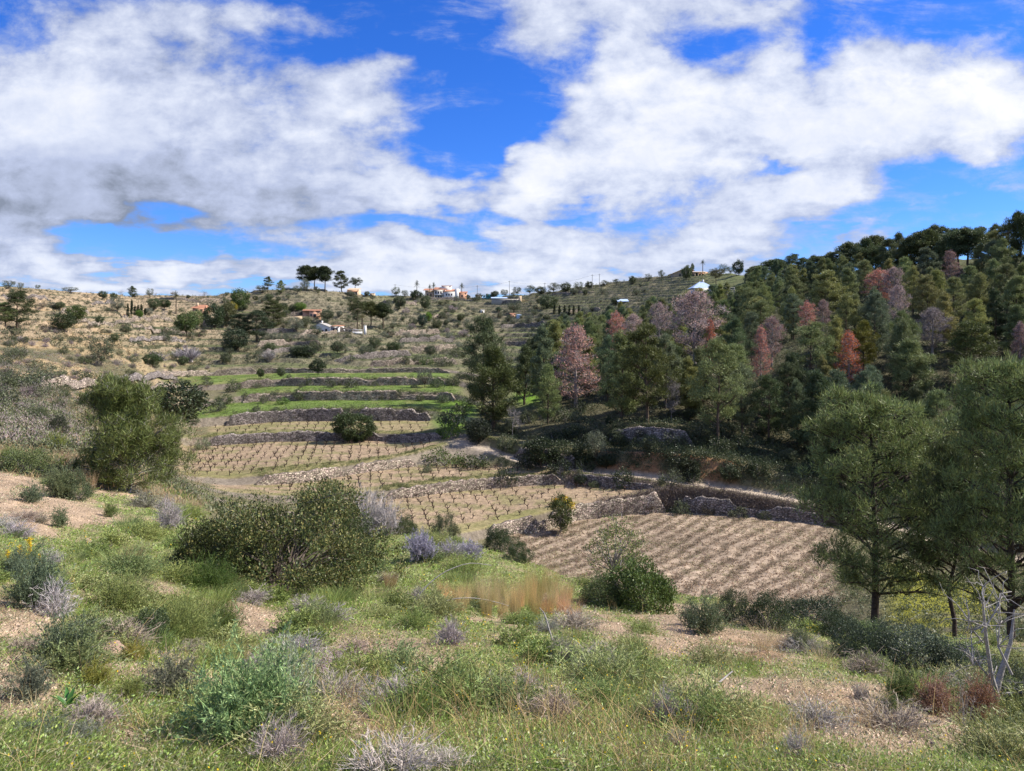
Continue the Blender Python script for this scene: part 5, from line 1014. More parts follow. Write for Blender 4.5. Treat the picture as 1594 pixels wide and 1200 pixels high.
    h = House('orange_hut', 798, 494, 'tiny orange hut below the farm shed', 'hut'); k = h.k; h.block('wall', -4*k, 4*k, 0, 4, -1.5, 5*k, M_PINKW); h.slope('roof', -4.5*k, 4.5*k, -.3, 4.3, 5*k, 6.4*k, M_TILE); h.win(1*k, .2*k, 1.6*k, 3*k, name='door', mat=M_WOODD)
    h = House('water_tank', 808, 494, 'pale blue water tank next to the tiny orange hut', 'tank'); h.part('tank', MB().add(*tubes(np.array([[[0, 1.5, -1], [0, 1.5, 2.0]]]), np.array([[1.5, 1.5]]), 16)), M_BLUE); h.part('lid', MB().add(*tubes(np.array([[[0, 1.5, 2.0], [0, 1.5, 2.25], [0, 1.5, 2.3]]]), np.array([[1.55, 1.2, .01]]), 16)), M_BLUE)
    h = House('white_hut', 751, 487, 'small white hut on the terraces above the dark tall pine', 'hut'); k = h.k; h.block('wall', -3*k, 3*k, 0, 3, -1, 4*k, M_WHITE); h.slope('roof', -3.3*k, 3.3*k, -.2, 3.2, 4*k, 4.6*k, M_WHITE); h.win(0, .3*k, 1.4*k, 2.4*k, name='door', mat=M_WOODD)
    # hilltop villa
    h = House('hilltop_villa', 1072, 428, 'stone-coloured villa with pitched roof and pergola on the hilltop', 'villa'); k = h.k
    h.gable('wall', -22*k, 10*k, 3, 12, -3, 5*k, 14*k, M_STN, .66); h.slope('roof', -23*k, -.8*k, 2.3, 12.5, 4.6*k, 14.2*k, M_CREAM, 'x'); h.slope('roof', -.7*k, 11*k, 2.3, 12.5, 14.2*k, 9*k, M_CREAM, 'x')
    h.block('wing_wall', 8*k, 30*k, 0, 9, -3, 6.4*k, M_PINKW); h.slope('roof', 7.4*k, 31*k, 3, 9.4, 6.5*k, 8.6*k, M_CREAM)
    for x in (8, 13, 18, 23): h.block('pergola_post', (x-.5)*k, (x+.5)*k, -3, -2.6, -2, 5*k, M_CREAM)
    h.block('pergola_roof', 7*k, 24.5*k, -3.2, 2.8, 5.05*k, 5.7*k, M_CREAM); h.win(-12*k, 1*k, 3.4*k, 3*k, 3); h.win(-5*k, 2*k, 3.4*k, 4*k, 3); h.win(12*k, 1*k, 3*k, 3.4*k, 0); h.win(20*k, 1*k, 3*k, 3.4*k, 0)
    # blue-roofed house at the top of the wood
    h = House('blue_roofed_house', 1096, 456, 'house with pale blue pyramid roof showing over the pine tops', sink=1); k = h.k
    h.block('wall', -15*k, 12*k, 0, 9, -3, 9*k, M_WHITE); r = h.hip('roof', -19*k, 17*k, -1.2, 10.2, 9*k, 20*k, M_BLUE, ridge=.12); h.block('chimney', 1*k, 3*k, 4, 5, 16*k, 23*k, M_WHITE, r); h.win(-4*k, 2*k, 4*k, 4*k); h.win(6*k, 2*k, 4*k, 4*k)
    h = House('garden_railing', 1134, 462, 'grey railed terrace right of the blue-roofed house', 'terrace'); k = h.k; h.block('wall', -10*k, 10*k, 0, .5, -3, 5*k, M_GREYC)
    for z in (8, 11, 14): h.block('rail', -10*k, 10*k, .1, .3, z*k, (z+.8)*k, M_GREYC)
    for x in (-9.5, -4, 2, 9): h.block('post', (x-.5)*k, (x+.5)*k, 0, .4, 5*k, 15*k, M_GREYC)
    h = House('blue_canopy', 970, 472, 'pale blue canopy peeping out above the first pines of the wood', 'canopy'); k = h.k; h.slope('roof', -9*k, 9*k, 0, 5, 4*k, 8*k, M_BLUE)
    for x in (-8.4, 8.4): h.block('post', (x-.4)*k, (x+.4)*k, .2, .6, -1, 4*k, M_METAL)
build_houses()
def build_poles():
    tops = []
    for px, base, top, lab in [(615,462,442,'wooden power pole on the ridge left of the white villa'),(743,462,444,'power pole beside the dark brown hut'),(793,462,437,'tallest power pole, above the farm shed'),(848,458,440,'power pole among the dark skyline trees'),(922,450,427,'left one of two close power poles on the rising ridge'),(933,449,426,'right one of two close power poles on the rising ridge')]:
        g = hit(px, base); hgt = (HY-top)*g.y/F-g.z; o = bpy.data.objects.new('power_pole', None); COL.objects.link(o); o.location = g
        p = MB(); p.add(*tubes(np.array([[[0, 0, -.5], [0, 0, hgt]]]), np.array([[.17, .12]]), 8)); link('pole', p.mesh('pole', [M_METAL]), o)
        a = MB().box(-.9, .9, -.08, .08, hgt-.7, hgt-.55); link('crossarm', a.mesh('crossarm', [M_METAL]), o)
        tag(o, lab, 'power pole', 'power poles along the ridge', (px, top)); tops.append(g+Vector((0, 0, hgt-.5)))
    for i, (a, b) in enumerate(zip(tops[:-1], tops[1:])):
        P = [a.lerp(b, t)-Vector((0, 0, 1.6*4*t*(1-t)*(b-a).length/45)) for t in np.linspace(0, 1, 12)]
        m = MB(); m.add(*tubes(np.array([P]), np.full((1, 12), .035), 4)); o = link('power_line', m.mesh('power_line', [M_METAL])); tag(o, 'thin cable between '+['the ridge pole and the brown hut pole','the brown hut pole and the tallest pole','the tallest pole and the tree-side pole','the tree-side pole and the twin poles','the two close poles'][i], 'cable', 'power lines', rowpx(P[6]))
build_poles()

# ------------------------------------------------------------------ vineyard
def vine_mesh(seed):
    rng = np.random.default_rng(seed); s = MB(); hk = .38
    P = bend(rng, np.array([[0, 0, -.1]]), np.array([[rng.normal()*.05, rng.normal()*.05, hk]]), 4, 0, .06); s.add(*tubes(P, np.array([[.085, .07, .06, .07]]), 5))
    n = 5; az = np.arange(n)*6.28/n+rng.normal(size=n)*.4; E = np.stack([np.cos(az)*.38, np.sin(az)*.38, hk+rng.uniform(.18, .5, n)], 1); A_ = np.repeat(P[:, -1], n, 0)
    s.add(*tubes(bend(rng, A_, E, 4, -.08, .07), np.tile([.055, .042, .034, .018], (n, 1)), 4)); return s
M_VINE = solid_mat('vine_wood', (.065, .045, .036), .95, .35, 14, .5)
def vineyard():
    VM = [vine_mesh(k).mesh('grapevine', [M_VINE]) for k in range(6)]
    fields = [(11, 283, 680, 1.6, 2.8, 'small dark pruned grapevine in the widest vineyard terrace', 'grapevines of the widest terrace'),
              (9, 420, 850, 1.6, 2.7, 'small dark pruned grapevine on the curved second-highest vineyard step', 'grapevines of the curved step'),
              (7, 520, 1010, 1.65, 2.6, 'small dark pruned grapevine just above the wall over the furrowed field', 'grapevines over the furrowed field'),
              (13, 335, 668, 1.9, 4.2, 'small dark pruned grapevine on the narrow strip below the tall grey wall', 'grapevines of the narrow strip')]
    allv = []
    for k, xa, xb, sx, sy, lab, grp in fields:
        dx, dy = -.205, .979
        for i in range(-90, 90):
            for j in range(0, 60):
                x = -20+i*sx*dy+(j*sy)*dx+rnd.uniform(-.18, .18); y = 80+j*sy-i*sx*dx*.35+rnd.uniform(-.2, .2)
                px = CX+x/y*F
                if not (xa < px < xb): continue
                if not (cd(k, px)+.7 < y < cd(k+1, px)-.9): continue
                if rnd.random() < .11: continue
                g = ground(x, y); c, r = rowpx(g); v = PYmin[col_of(px)]; allv.append((y, g, lab, grp))
    allv = [a for a in allv if hit(*rowpx(a[1])).y > a[0]-3]
    allv.sort(key=lambda a: a[0]); rest = MB(); print('vines', len(allv))
    for n, (y, g, lab, grp) in enumerate(allv):
        s = rnd.uniform(.62, 1.16); rz = rnd.random()*6.28
        if n < 298:
            o = link('grapevine', VM[n % 6]); o.location = g; o.scale = (s, s, s*rnd.uniform(.85, 1.2)); o.rotation_euler = (rnd.gauss(0, .12), rnd.gauss(0, .12), rz); tag(o, lab, 'grapevine', grp, rowpx(g))
        else:
            m = vine_mesh(n % 6); c_, s_ = math.cos(rz), math.sin(rz)
            for V, Fa in zip(m.v, [f-o_ for f, o_ in zip(m.f, np.cumsum([0]+[len(v) for v in m.v])[:-1])]):
                W_ = V*s; rest.add(np.stack([W_[:, 0]*c_-W_[:, 1]*s_, W_[:, 0]*s_+W_[:, 1]*c_, W_[:, 2]], 1)+np.array(g), Fa)
    if rest.n: stuff(link('grapevines', rest.mesh('grapevines', [M_VINE])))['label'] = 'remaining small pruned grapevines on the farther terraces'
vineyard()

# ------------------------------------------------------------------ foreground: trees
M_PINEN = leaf_mat('pine_needles_near', None, .45, 1.6, .025, .25, .5)
M_DRY = leaf_mat('dry_grass', None, .6, 1.4, .02, .3, .8, spec=.1); M_GRASS = leaf_mat('grass_blades', None, .6, 1.45, .03, .45, .55)
M_STEMG = leaf_mat('green_stems', None, .5, 1.5, .03, .2, .6); M_BARKN = solid_mat('pine_bark', (.075, .058, .048), .95, .45, 14, .9); M_BARKP = solid_mat('pale_bark', (.34, .315, .29), .9, .25, 14, .5)
def big(name, kit, px, base, top, w, col, label, cat, d=None, rz=None, tilt=(0, 0)):
    t = put_px(kit, name, px, base, top, w, d, color=col, label=label, cat=cat, tilt=tilt, **({} if rz is None else {'rz': rz})); return t
NP1 = conifer('near_pine_a', 201, 7.2, 2.5, .16, 60, 11, 62, cr=.25, ln=.17, lw=.022, mat=M_PINEN, bark=M_BARKN, rise=(.10, .75), trunk_r=.15, twigs=2, barew=.010, lean=.03)
NP2 = conifer('near_pine_b', 202, 7.4, 2.6, .10, 62, 11, 62, cr=.25, ln=.17, lw=.022, mat=M_PINEN, bark=M_BARKN, rise=(.15, .8), trunk_r=.15, twigs=2, barew=.010)
NP3 = conifer('near_pine_c', 203, 6.0, 2.2, .22, 46, 10, 60, cr=.25, ln=.17, lw=.022, mat=M_PINEN, bark=M_BARKN, rise=(.15, .8), trunk_r=.15, twigs=2, barew=.010, lean=.10)
big('pine_tree', NP1, 1358, 968, 598, 272, (.19, .23, .078), 'tallest front pine, with bare lower trunk, standing in the scrub', 'pine tree', d=22.5, rz=.6)
big('pine_tree', NP2, 1574, 1010, 552, 268, (.175, .215, .074), 'big front pine cut off by the right picture edge', 'pine tree', d=18.5, rz=2.1)
big('pine_tree', NP3, 1488, 988, 690, 160, (.095, .12, .045), 'dark leaning pine between the two big front pines', 'pine tree', d=20.5, rz=.3, tilt=(0, .12))
YP = conifer('young_pine', 204, 4.4, 2.1, .02, 80, 9, 74, cr=.20, ln=.20, lw=.022, mat=M_PINEN, bark=M_BARKG, top='bushy', rise=(.5, 1.25), gap=.10, cflat=1.7, cup=1.1, trunk_r=.16, twigs=2, barew=.010, lean=.06)
big('young_pine', YP, 196, 776, 600, 190, (.14, .168, .05), 'bushy young pine beside the sandy track, branches turned upward', 'pine tree', d=27, rz=1.0)
SAP = round_tree('ash_sapling', 205, 3., 1.2, .18, 95, 26, .24, .085, .045, bark=M_BARKG, hollow=.35, tips=120)
big('ash_tree', SAP, 960, 950, 803, 104, (.17, .20, .06), 'leafy ash sapling with gaps in its crown behind the bright green bush', 'tree', d=19)
IVY = round_tree('ivy_stump', 206, 4.4, 1.7, .06, 80, 60, .42, .16, .10, bark=M_BARKG, hollow=.35)
big('ivy_tree', IVY, 872, 829, 768, 46, (.085, .105, .03), 'ivy-covered stump with yellow flowers on the stone wall of the furrowed field', 'tree')
put_px(bush('yellow_flower_clump', 207, .9, 1.0, 20, 40, .25, .14, .10, stems=10), 'flower_clump', 878, 790, 770, 34, color=(.55, .40, .03), label='yellow blossom cluster on top of the ivy-covered stump', cat='flowers')
# bare grey sapling bottom right
def sapling():
    rng = np.random.default_rng(209); g = gat(1548, 5.6); g = Vector((g.x, g.y, g.z)); k = 5.6/F
    o = bpy.data.objects.new('bare_sapling', None); COL.objects.link(o); o.location = g; base = HY-g.z/g.y*F
    def w(px, py, dy=0): return np.array([(px-1548)*k, dy, (base-py)*k])
    main = [(1542,1225),(1546,1150),(1556,1090),(1572,1050),(1590,1010),(1600,960)]; side = [(1556,1095),(1540,1050),(1528,990),(1520,940),(1516,905)]
    side2 = [(1575,1050),(1560,1010),(1568,980)]; side3 = [(1560,1080),(1590,1075),(1612,1060)]; side4 = [(1545,1060),(1516,1030),(1500,1010),(1494,1020)]; side5 = [(1530,1000),(1505,975),(1490,955)]; side6 = [(1528,985),(1552,955),(1562,940)]
    tr = MB(); tr.add(*tubes(np.array([[w(a, b, .03*i) for i, (a, b) in enumerate(main)]]), np.array([[.036, .032, .027, .020, .014, .006]]), 8)); link('trunk', tr.mesh('trunk', [M_BARKP]), o)
    for br, r in ((side, .020), (side2, .011), (side3, .012), (side4, .008), (side5, .007), (side6, .007)):
        m = MB(); n = len(br); dy = rng.uniform(-.25, .15); P = np.array([[w(a, b, dy*i/n) for i, (a, b) in enumerate(br)]]); m.add(*tubes(P, np.linspace(r, .004, n)[None], 6))
        q = 16; ix = rng.integers(1, n, q); B0 = P[0, ix]; B1 = B0+norm(rng.normal(size=(q, 3))+[0, 0, .6])*rng.uniform(.08, .32, (q, 1)); m.add(*tubes(bend(rng, B0, B1, 4, .1, .08), np.tile([.004, .0032, .0025, .001], (q, 1)), 4))
        link('branch', m.mesh('branch', [M_BARKP]), o)
    tag(o, 'bare grey sapling with forked pale branches at the lower right corner', 'bare tree', None, (1548, 1060))
    m = bare_tree('dead_stalk', 210, 1., .35, .5, 3, .02, M_BARKP)
    put_px(m, 'dead_stalk', 1498, 1215, 1050, 60, d=4.4, label='thin dry stem standing just left of the bare grey sapling', cat='dry stem')
sapling()

# ------------------------------------------------------------------ foreground: shrubs (two-part kits: stems and foliage)
def two(kit, names=('stems', 'foliage')):
    """split a one-mesh shrub into two part meshes by material"""
    me = kit.parts[0][1]; n = len(me.polygons); mi = np.zeros(n, np.int32); me.polygons.foreach_get('material_index', mi)
    V = np.zeros(len(me.vertices)*3, np.float32); me.vertices.foreach_get('co', V); V = V.reshape(-1, 3); out = []
    tot = np.zeros(n, np.int32); me.polygons.foreach_get('loop_total', tot); st = np.zeros(n, np.int32); me.polygons.foreach_get('loop_start', st)
    lv = np.zeros(len(me.loops), np.int32); me.loops.foreach_get('vertex_index', lv)
    for m in (0, 1):
        s = MB()
        for sz in (3, 4):
            f = np.where((mi == m)*(tot == sz))[0]
            if not len(f): continue
            q = lv[st[f][:, None]+np.arange(sz)]; u, inv = np.unique(q, return_inverse=True); s.add(V[u], inv.reshape(q.shape), 0)
        if s.n: out.append((m, s.mesh(me.name+'_part', [me.materials[m]])))
    return out
def kit2(kit, leafy=True):
    """bush(): material 0 = leaves, 1 = stems; twiggy(): 0 = stems, 1 = leaves"""
    p = dict(two(kit)); parts = []
    if leafy: nm = {0: ('foliage', True), 1: ('stems', False)}
    else: nm = {0: ('stems', True), 1: ('foliage', True)}
    for m, me in p.items(): parts.append((nm[m][0], me, nm[m][1]))
    return Kit(parts, kit.H, kit.W)
MAST = kit2(bush('mastic', 221, 1.75, 1.9, 460, 90, .21, .058, .028, M_MAST, stems=85, hollow=.55, smat=M_STEMB, lumpa=.8, lumpf=2.6))
BRBUSH = kit2(bush('bright_bush', 222, 1.1, .85, 150, 90, .15, .05, .028, stems=40, hollow=.6)); DKB = kit2(bush('dark_bush', 223, 1.2, 1.0, 150, 80, .18, .05, .024, stems=40, hollow=.55)); DKB2 = kit2(bush('dark_bush', 224, 1.0, 1.1, 150, 80, .18, .05, .022, stems=40))
SIL = kit2(twiggy('silver_bush', 225, .75, .62, 120, 6, .007, M_STEMG, 15, M_LEAF, 1.3, .10, .038, .009), False); SIL2 = kit2(twiggy('silver_bush', 226, .6, .5, 100, 6, .006, M_STEMG, 13, M_LEAF, 1.2, .12, .034, .009), False)
BROOM = kit2(twiggy('broom', 227, .6, .75, 200, 12, .0055, M_STEMG, 3, M_LEAF, .9, .10, .03, .006), False); BROOM2 = kit2(twiggy('broom', 228, .5, .5, 160, 12, .005, M_STEMG, 3, M_LEAF, 1.0, .10, .03, .006), False)
TW1 = twiggy('dead_twigs', 229, .5, .5, 120, 14, .0075, up=1.0); TW2 = twiggy('dead_twigs', 230, .45, .6, 130, 14, .0075, up=.8); TW3 = twiggy('dead_twigs', 231, .8, .9, 130, 14, .012, up=1.2)
TAM = kit2(twiggy('tamarisk', 232, .9, .6, 110, 14, .008, M_TWIG, 7, M_DEAD, 1.3, .12, .03, .012), False)
HERB = [kit2(twiggy('herb', 233+i, .26, .26, 70, 6, .004, M_STEMG, 8, M_LEAF, 1.1, .10, .022, .009), False) for i in range(3)]
TUS = [blades('tussock', 240+i, 300, .30, .17, .006, .55, M_GRASS) for i in range(4)]; TUSL = [blades('tussock', 245+i, 420, .20, .24, .005, .7, M_GRASS) for i in range(3)]
TANG = [blades('dry_grass_tuft', 250+i, 420, .85, .32, .0055, .38, M_DRY, 5, .35) for i in range(3)]; DRYT = [blades('dry_tuft', 255+i, 140, .55, .12, .0045, .6, M_DRY, 5, .5) for i in range(2)]
SGREEN = (.24, .34, .135); SILV = (.35, .39, .26); BRM = (.22, .255, .08); DKBC = (.062, .085, .03); LIL = (.40, .345, .35); GREY = (.36, .325, .30); PALE = (.52, .455, .40); TANC = (.56, .425, .21); TAMC = (.36, .22, .15)
def fg(name, kit, px, base, top, w, col, label, cat='shrub', grp=None, **kw): return put_px(kit, name, px, base, top, w, color=col, label=label, cat=cat, group=grp, **kw)
def foreground():
    fg('mastic_bush', MAST, 440, 905, 760, 296, None, 'big olive-green mastic bush, widest shrub of the meadow', 'bush')
    fg('mastic_bush', DKB, 322, 900, 790, 110, (.075, .09, .028), 'darker lobe growing at the left flank of the big mastic bush', 'bush'); fg('broom_bush', BROOM, 320, 915, 860, 120, (.09, .14, .03), 'low fresh green bush under the left flank of the big mastic bush', 'bush')
    fg('bush', DKB2, 545, 880, 800, 90, (.085, .11, .04), 'rounded dark bush at the right end of the big mastic bush', 'bush'); fg('bush', BRBUSH, 472, 800, 756, 40, (.11, .16, .04), 'small bright bush peeping over the top of the big mastic bush', 'bush', d=17)
    fg('bright_bush', BRBUSH, 1000, 948, 862, 120, (.10, .145, .035), 'dense bright green bush in front of the leafy ash sapling', 'bush'); fg('bush', DKB, 940, 940, 888, 80, (.12, .155, .055), 'paler low bush at the left of the dense bright green one', 'bush')
    fg('dead_shrub', TW3, 575, 815, 752, 90, (.50, .46, .44), 'pale bare grey shrub standing before the lit vineyard wall', 'shrub', d=20.5); fg('dead_shrub', TW3, 600, 812, 770, 70, (.46, .42, .41), 'lower bare lilac shrub right of the pale grey one', 'shrub', d=20.5)
    fg('bush', DKB, 545, 800, 770, 50, (.06, .085, .03), 'small green bush left of the pale bare shrub', 'bush', d=20); fg('bush', DKB2, 692, 832, 798, 46, (.105, .12, .06), 'grey-green round bush at the meadow edge behind the lavender', 'bush', d=20.8); fg('bush', DKB, 632, 830, 800, 40, (.085, .11, .04), 'small green bush left of the purple lavender', 'bush', d=20.8)
    fg('bush', DKB, 775, 850, 812, 50, (.06, .085, .035), 'dark green bush at the meadow edge above the tan grass', 'bush', d=20.6); fg('bush', DKB2, 806, 868, 838, 50, (.065, .09, .035), 'second dark bush at the meadow edge, beside the stone wall end', 'bush', d=19)
    fg('bush', DKB2, 1195, 980, 920, 90, (.05, .072, .03), 'dark bush under the left reach of the tallest front pine', 'bush'); fg('bush', DKB, 1270, 975, 925, 110, (.045, .065, .028), 'wide dark bush left of the tallest front pine trunk', 'bush'); fg('bush', DKB2, 1140, 965, 915, 60, (.075, .095, .045), 'dark bush beside the feathery grass plumes', 'bush')
    fg('bush', DKB, 1415, 1045, 965, 150, (.095, .12, .072), 'large blue-green shrub under the two big front pines', 'bush'); fg('bush', DKB2, 1350, 1030, 962, 110, (.065, .09, .05), 'dark green shrub in front of the tallest front pine trunk', 'bush'); fg('bush', DKB, 1500, 1060, 990, 120, (.09, .115, .065), 'blue-green shrub beneath the leaning pine', 'bush')
    fg('bush', DKB2, 1588, 1120, 1030, 90, (.10, .12, .07), 'grey-green shrub behind the bare grey sapling at the edge', 'bush'); fg('bush', DKB, 1310, 1000, 950, 80, (.05, .07, .03), 'shadowy bush between the tallest front pine and the furrowed field', 'bush')
    fg('tamarisk', TAM, 1452, 1110, 1045, 84, TAMC, 'pinkish tamarisk shrub left of a browner one below the pines', 'shrub'); fg('tamarisk', TAM, 1527, 1128, 1045, 74, (.33, .19, .115), 'browner tamarisk shrub beside the bare grey sapling', 'shrub')
    fg('herb_bush', SIL, 1402, 1095, 1035, 70, (.14, .19, .06), 'green feathery shrub left of the pinkish tamarisk', 'shrub'); fg('herb_bush', SIL2, 1385, 1108, 1075, 44, (.16, .20, .07), 'small green shrub on the bare ground below the feathery one', 'shrub')
    fg('herb_bush', SIL, 1245, 1015, 972, 56, (.16, .19, .10), 'grey-green shrub beside the dry grass plumes', 'shrub'); fg('herb_bush', SIL2, 1100, 985, 920, 84, (.14, .175, .09), 'wide grey-green shrub where the meadow drops to the field', 'shrub'); fg('herb_bush', SIL2, 1075, 975, 935, 50, (.15, .17, .11), 'small grey shrub right of the dense bright green bush', 'shrub')
    for i, (px, b, t_) in enumerate([(1190,1012,955),(1215,1010,968),(1280,1035,1000)]): fg('plume_grass', DRYT[i % 2], px, b, t_, 60, (.55, .43, .26), ['tallest dry plume grass below the dark bush','second dry plume grass, drooping to the right','short dry plume grass beside the green feathery shrub'][i], 'grass tuft', 'dry plume grasses')
    fg('lavender', twiggy('lavender', 260, .55, .7, 160, 6, .008, M_STEMG, 6, M_LEAF, 1.6, .06, .035, .016), 655, 872, 820, 70, (.37, .345, .42), 'purple-flowered lavender at the far edge of the meadow', 'shrub'); fg('lavender', twiggy('lavender', 261, .5, .6, 130, 6, .008, M_STEMG, 6, M_LEAF, 1.6, .06, .035, .016), 730, 872, 840, 60, (.38, .355, .41), 'paler purple lavender nearer the tan grass', 'shrub')
    fg('lavender', TW2, 697, 868, 836, 60, (.34, .31, .36), 'grey-lilac shrub between the two purple lavenders', 'shrub')
    for px, b, t_, w, c, l in [(700,1003,958,66,LIL,'lilac dead shrub in the open meadow below the tan grass'),(872,1040,985,70,(.33,.29,.27),'brownish dead shrub left of a row of lilac ones'),(905,1062,1020,60,LIL,'first lilac dead shrub of the row in the meadow'),(950,1066,1018,66,LIL,'second lilac dead shrub of the row in the meadow'),
            (985,1075,1040,40,GREY,'third, greyest dead shrub of the row in the meadow'),(1035,1130,1062,78,LIL,'large lilac dead shrub at the end of the row'),(1072,1138,1088,64,(.42,.36,.36),'lilac dead shrub leaning over the end of the row'),(1340,1088,1060,34,GREY,'grey dead shrub beside the feathery green one'),
            (1228,1008,985,40,(.36,.29,.27),'pinkish dead shrub on the bare rim by the plumes'),(262,822,768,56,(.44,.39,.38),'pale lilac dead shrub right of the young pine'),(225,790,762,70,(.26,.25,.19),'grey-brown shrub at the foot of the young pine'),
            (85,960,895,80,(.50,.46,.45),'pale grey dead shrub among the silver-green bushes'),(150,1003,960,80,(.42,.40,.37),'fan of grey dead stems behind the sandy boulder'),(118,1030,1000,80,(.42,.37,.36),'flat lilac dead twigs left of the sandy boulder'),(1240,1180,1125,56,(.5,.45,.42),'pale dead stems at the lower right meadow'),
            (75,880,850,50,(.44,.40,.39),'small grey dead shrub below the yellow-spiked plants'),(650,935,910,40,GREY,'thin grey twigs left of the tan grass'),(850,985,960,60,(.30,.30,.25),'sparse dark twigs below the tan grass'),(1055,1165,1130,50,GREY,'small grey dead shrub under the leaning lilac one')]:
        fg('dead_shrub', rnd.choice([TW1, TW2]), px, b, t_, w, c, l, 'shrub', 'dead lilac shrubs of the meadow')
    fg('twig_pile', TW2, 610, 1235, 1148, 190, PALE, 'pale dead twig pile at the bottom edge', 'dead twigs', d=2.75); fg('twig_pile', TW1, 690, 1225, 1165, 110, PALE, 'smaller pale twigs right of the dead twig pile', 'dead twigs', d=2.8); fg('twig_pile', TW2, 430, 1225, 1110, 120, (.42, .35, .32), 'brownish dead twigs at the right foot of the silver-green bush', 'dead twigs', d=2.9)
    fg('twig_pile', TW1, 140, 1180, 1080, 120, (.40, .33, .29), 'sprawling dry stems below the glossy-leaved squill', 'dead twigs', d=3.2)
    fg('silver_bush', SIL, 385, 1190, 990, 260, SGREEN, 'large silver-green bush at the bottom left', 'bush', d=3.2); fg('silver_bush', SIL2, 445, 1120, 985, 130, SILV, 'paler silver-green stems behind the large silver-green bush', 'bush', d=3.7); fg('silver_bush', SIL2, 265, 1120, 1010, 120, (.20, .20, .13), 'greyish bush left of the large silver-green one', 'bush', d=3.9)
    fg('silver_bush', SIL, 55, 950, 850, 110, (.145, .19, .11), 'silver-green bush with yellow spikes at the left edge', 'bush'); fg('silver_bush', SIL2, 30, 900, 850, 60, (.16, .20, .12), 'smaller silver-green bush behind the yellow-spiked one', 'bush'); fg('silver_bush', SIL2, 100, 1040, 945, 110, (.15, .185, .105), 'silver-green bush behind the sandy boulder', 'bush')
    fg('silver_bush', SIL2, 45, 1090, 1020, 90, (.15, .165, .11), 'grey-green bush left of the squill', 'bush'); fg('silver_bush', SIL2, 60, 1200, 1120, 110, (.13, .16, .10), 'blue-green bush in the bottom left corner', 'bush', d=3.0); fg('silver_bush', SIL2, 130, 1200, 1120, 80, (.24, .25, .19), 'pale grassy tuft next to the corner bush', 'bush', d=3.0)
    fg('broom_bush', BROOM, 280, 1000, 915, 150, BRM, 'round green broom bush in front of the big mastic bush', 'bush'); fg('broom_bush', BROOM2, 185, 955, 888, 110, BRM, 'green broom bush behind the sandy boulder', 'bush'); fg('broom_bush', BROOM2, 345, 985, 925, 80, (.13, .17, .04), 'small yellow-green broom bush right of the round one', 'bush'); fg('bush', BRBUSH, 228, 1000, 945, 80, (.09, .125, .05), 'leafy bush between the two green broom bushes', 'bush')
    fg('flowering_bush', SIL2, 150, 1075, 1022, 66, (.26, .25, .05), 'yellow-flowered bush below the sandy boulder', 'bush'); fg('flowering_bush', SIL2, 208, 1030, 998, 50, (.30, .26, .05), 'yellow-flowered bush right of the sandy boulder', 'bush'); fg('flowering_bush', SIL2, 200, 1095, 1050, 60, (.20, .22, .06), 'third yellow-flowered bush, closest to the large silver-green one', 'bush')
    for px, b_, t_, w, c, k, l in [(40,738,690,80,(.15,.19,.07),DKB,'wide green bush left of the sandy track bend'),(95,775,715,70,(.16,.19,.09),SIL,'grey-green bush in front of the tan grass by the young pine'),(48,782,748,44,(.14,.18,.10),SIL2,'small blue-green bush on the sandy track edge'),(118,778,730,54,(.10,.13,.06),DKB2,'dark bush left of the young pine foot'),
            (85,700,668,60,(.19,.22,.05),BROOM,'yellow-green bush beyond the sandy track'),(90,678,640,34,(.05,.06,.03),DKB,'black-green bush on the slope left of the young pine'),(15,720,690,44,(.17,.22,.06),BROOM2,'green clump at the left edge beyond the sandy track'),(92,820,785,36,(.17,.21,.11),SIL2,'small blue-green bush on the near side of the sandy track'),(172,805,778,26,(.15,.2,.06),SIL2,'small green upright bush below the young pine'),(60,655,632,40,(.09,.11,.05),DKB2,'dark bush over the tan path at the left')]: fg('bush', k, px, b_, t_, w, c, l, 'bush')
    for i, (px, b_) in enumerate([(112,735),(128,745),(98,725),(140,762),(118,760)]): fg('dry_grass', TANG[i % 3], px, b_, b_-34, 26, (.46, .33, .20), ['first','second','third','fourth','fifth'][i]+' tan grass tuft beside the young pine, counted from its crown', 'grass tuft', 'tan grass beside the young pine')
    fg('dry_tuft', TANG[0], 207, 892, 828, 44, (.40, .30, .16), 'tan upright grass tuft left of the big mastic bush', 'grass tuft'); fg('dry_tuft', TANG[1], 608, 915, 880, 30, (.38, .27, .14), 'small tan grass tuft right of the big mastic bush', 'grass tuft'); fg('dry_tuft', TANG[2], 305, 800, 768, 24, (.46, .33, .2), 'tan tuft between the young pine and the big mastic bush', 'grass tuft')
    k = 0
    for px in range(690, 900, 15):
        for row in range(2):
            b = 938+row*14+rnd.uniform(-13, 11)+ (px > 860)*6; t = fg('dry_grass', TANG[k % 3], px+row*7+rnd.uniform(-4, 4), b, b-(66 if 720 < px < 860 else 48)*rnd.uniform(.6, 1.12), rnd.uniform(24, 40), jig(TANC, .3), None, 'grass tuft', 'tall tan grass stand'); t['look'] = 'tall tan grass tuft'; k += 1
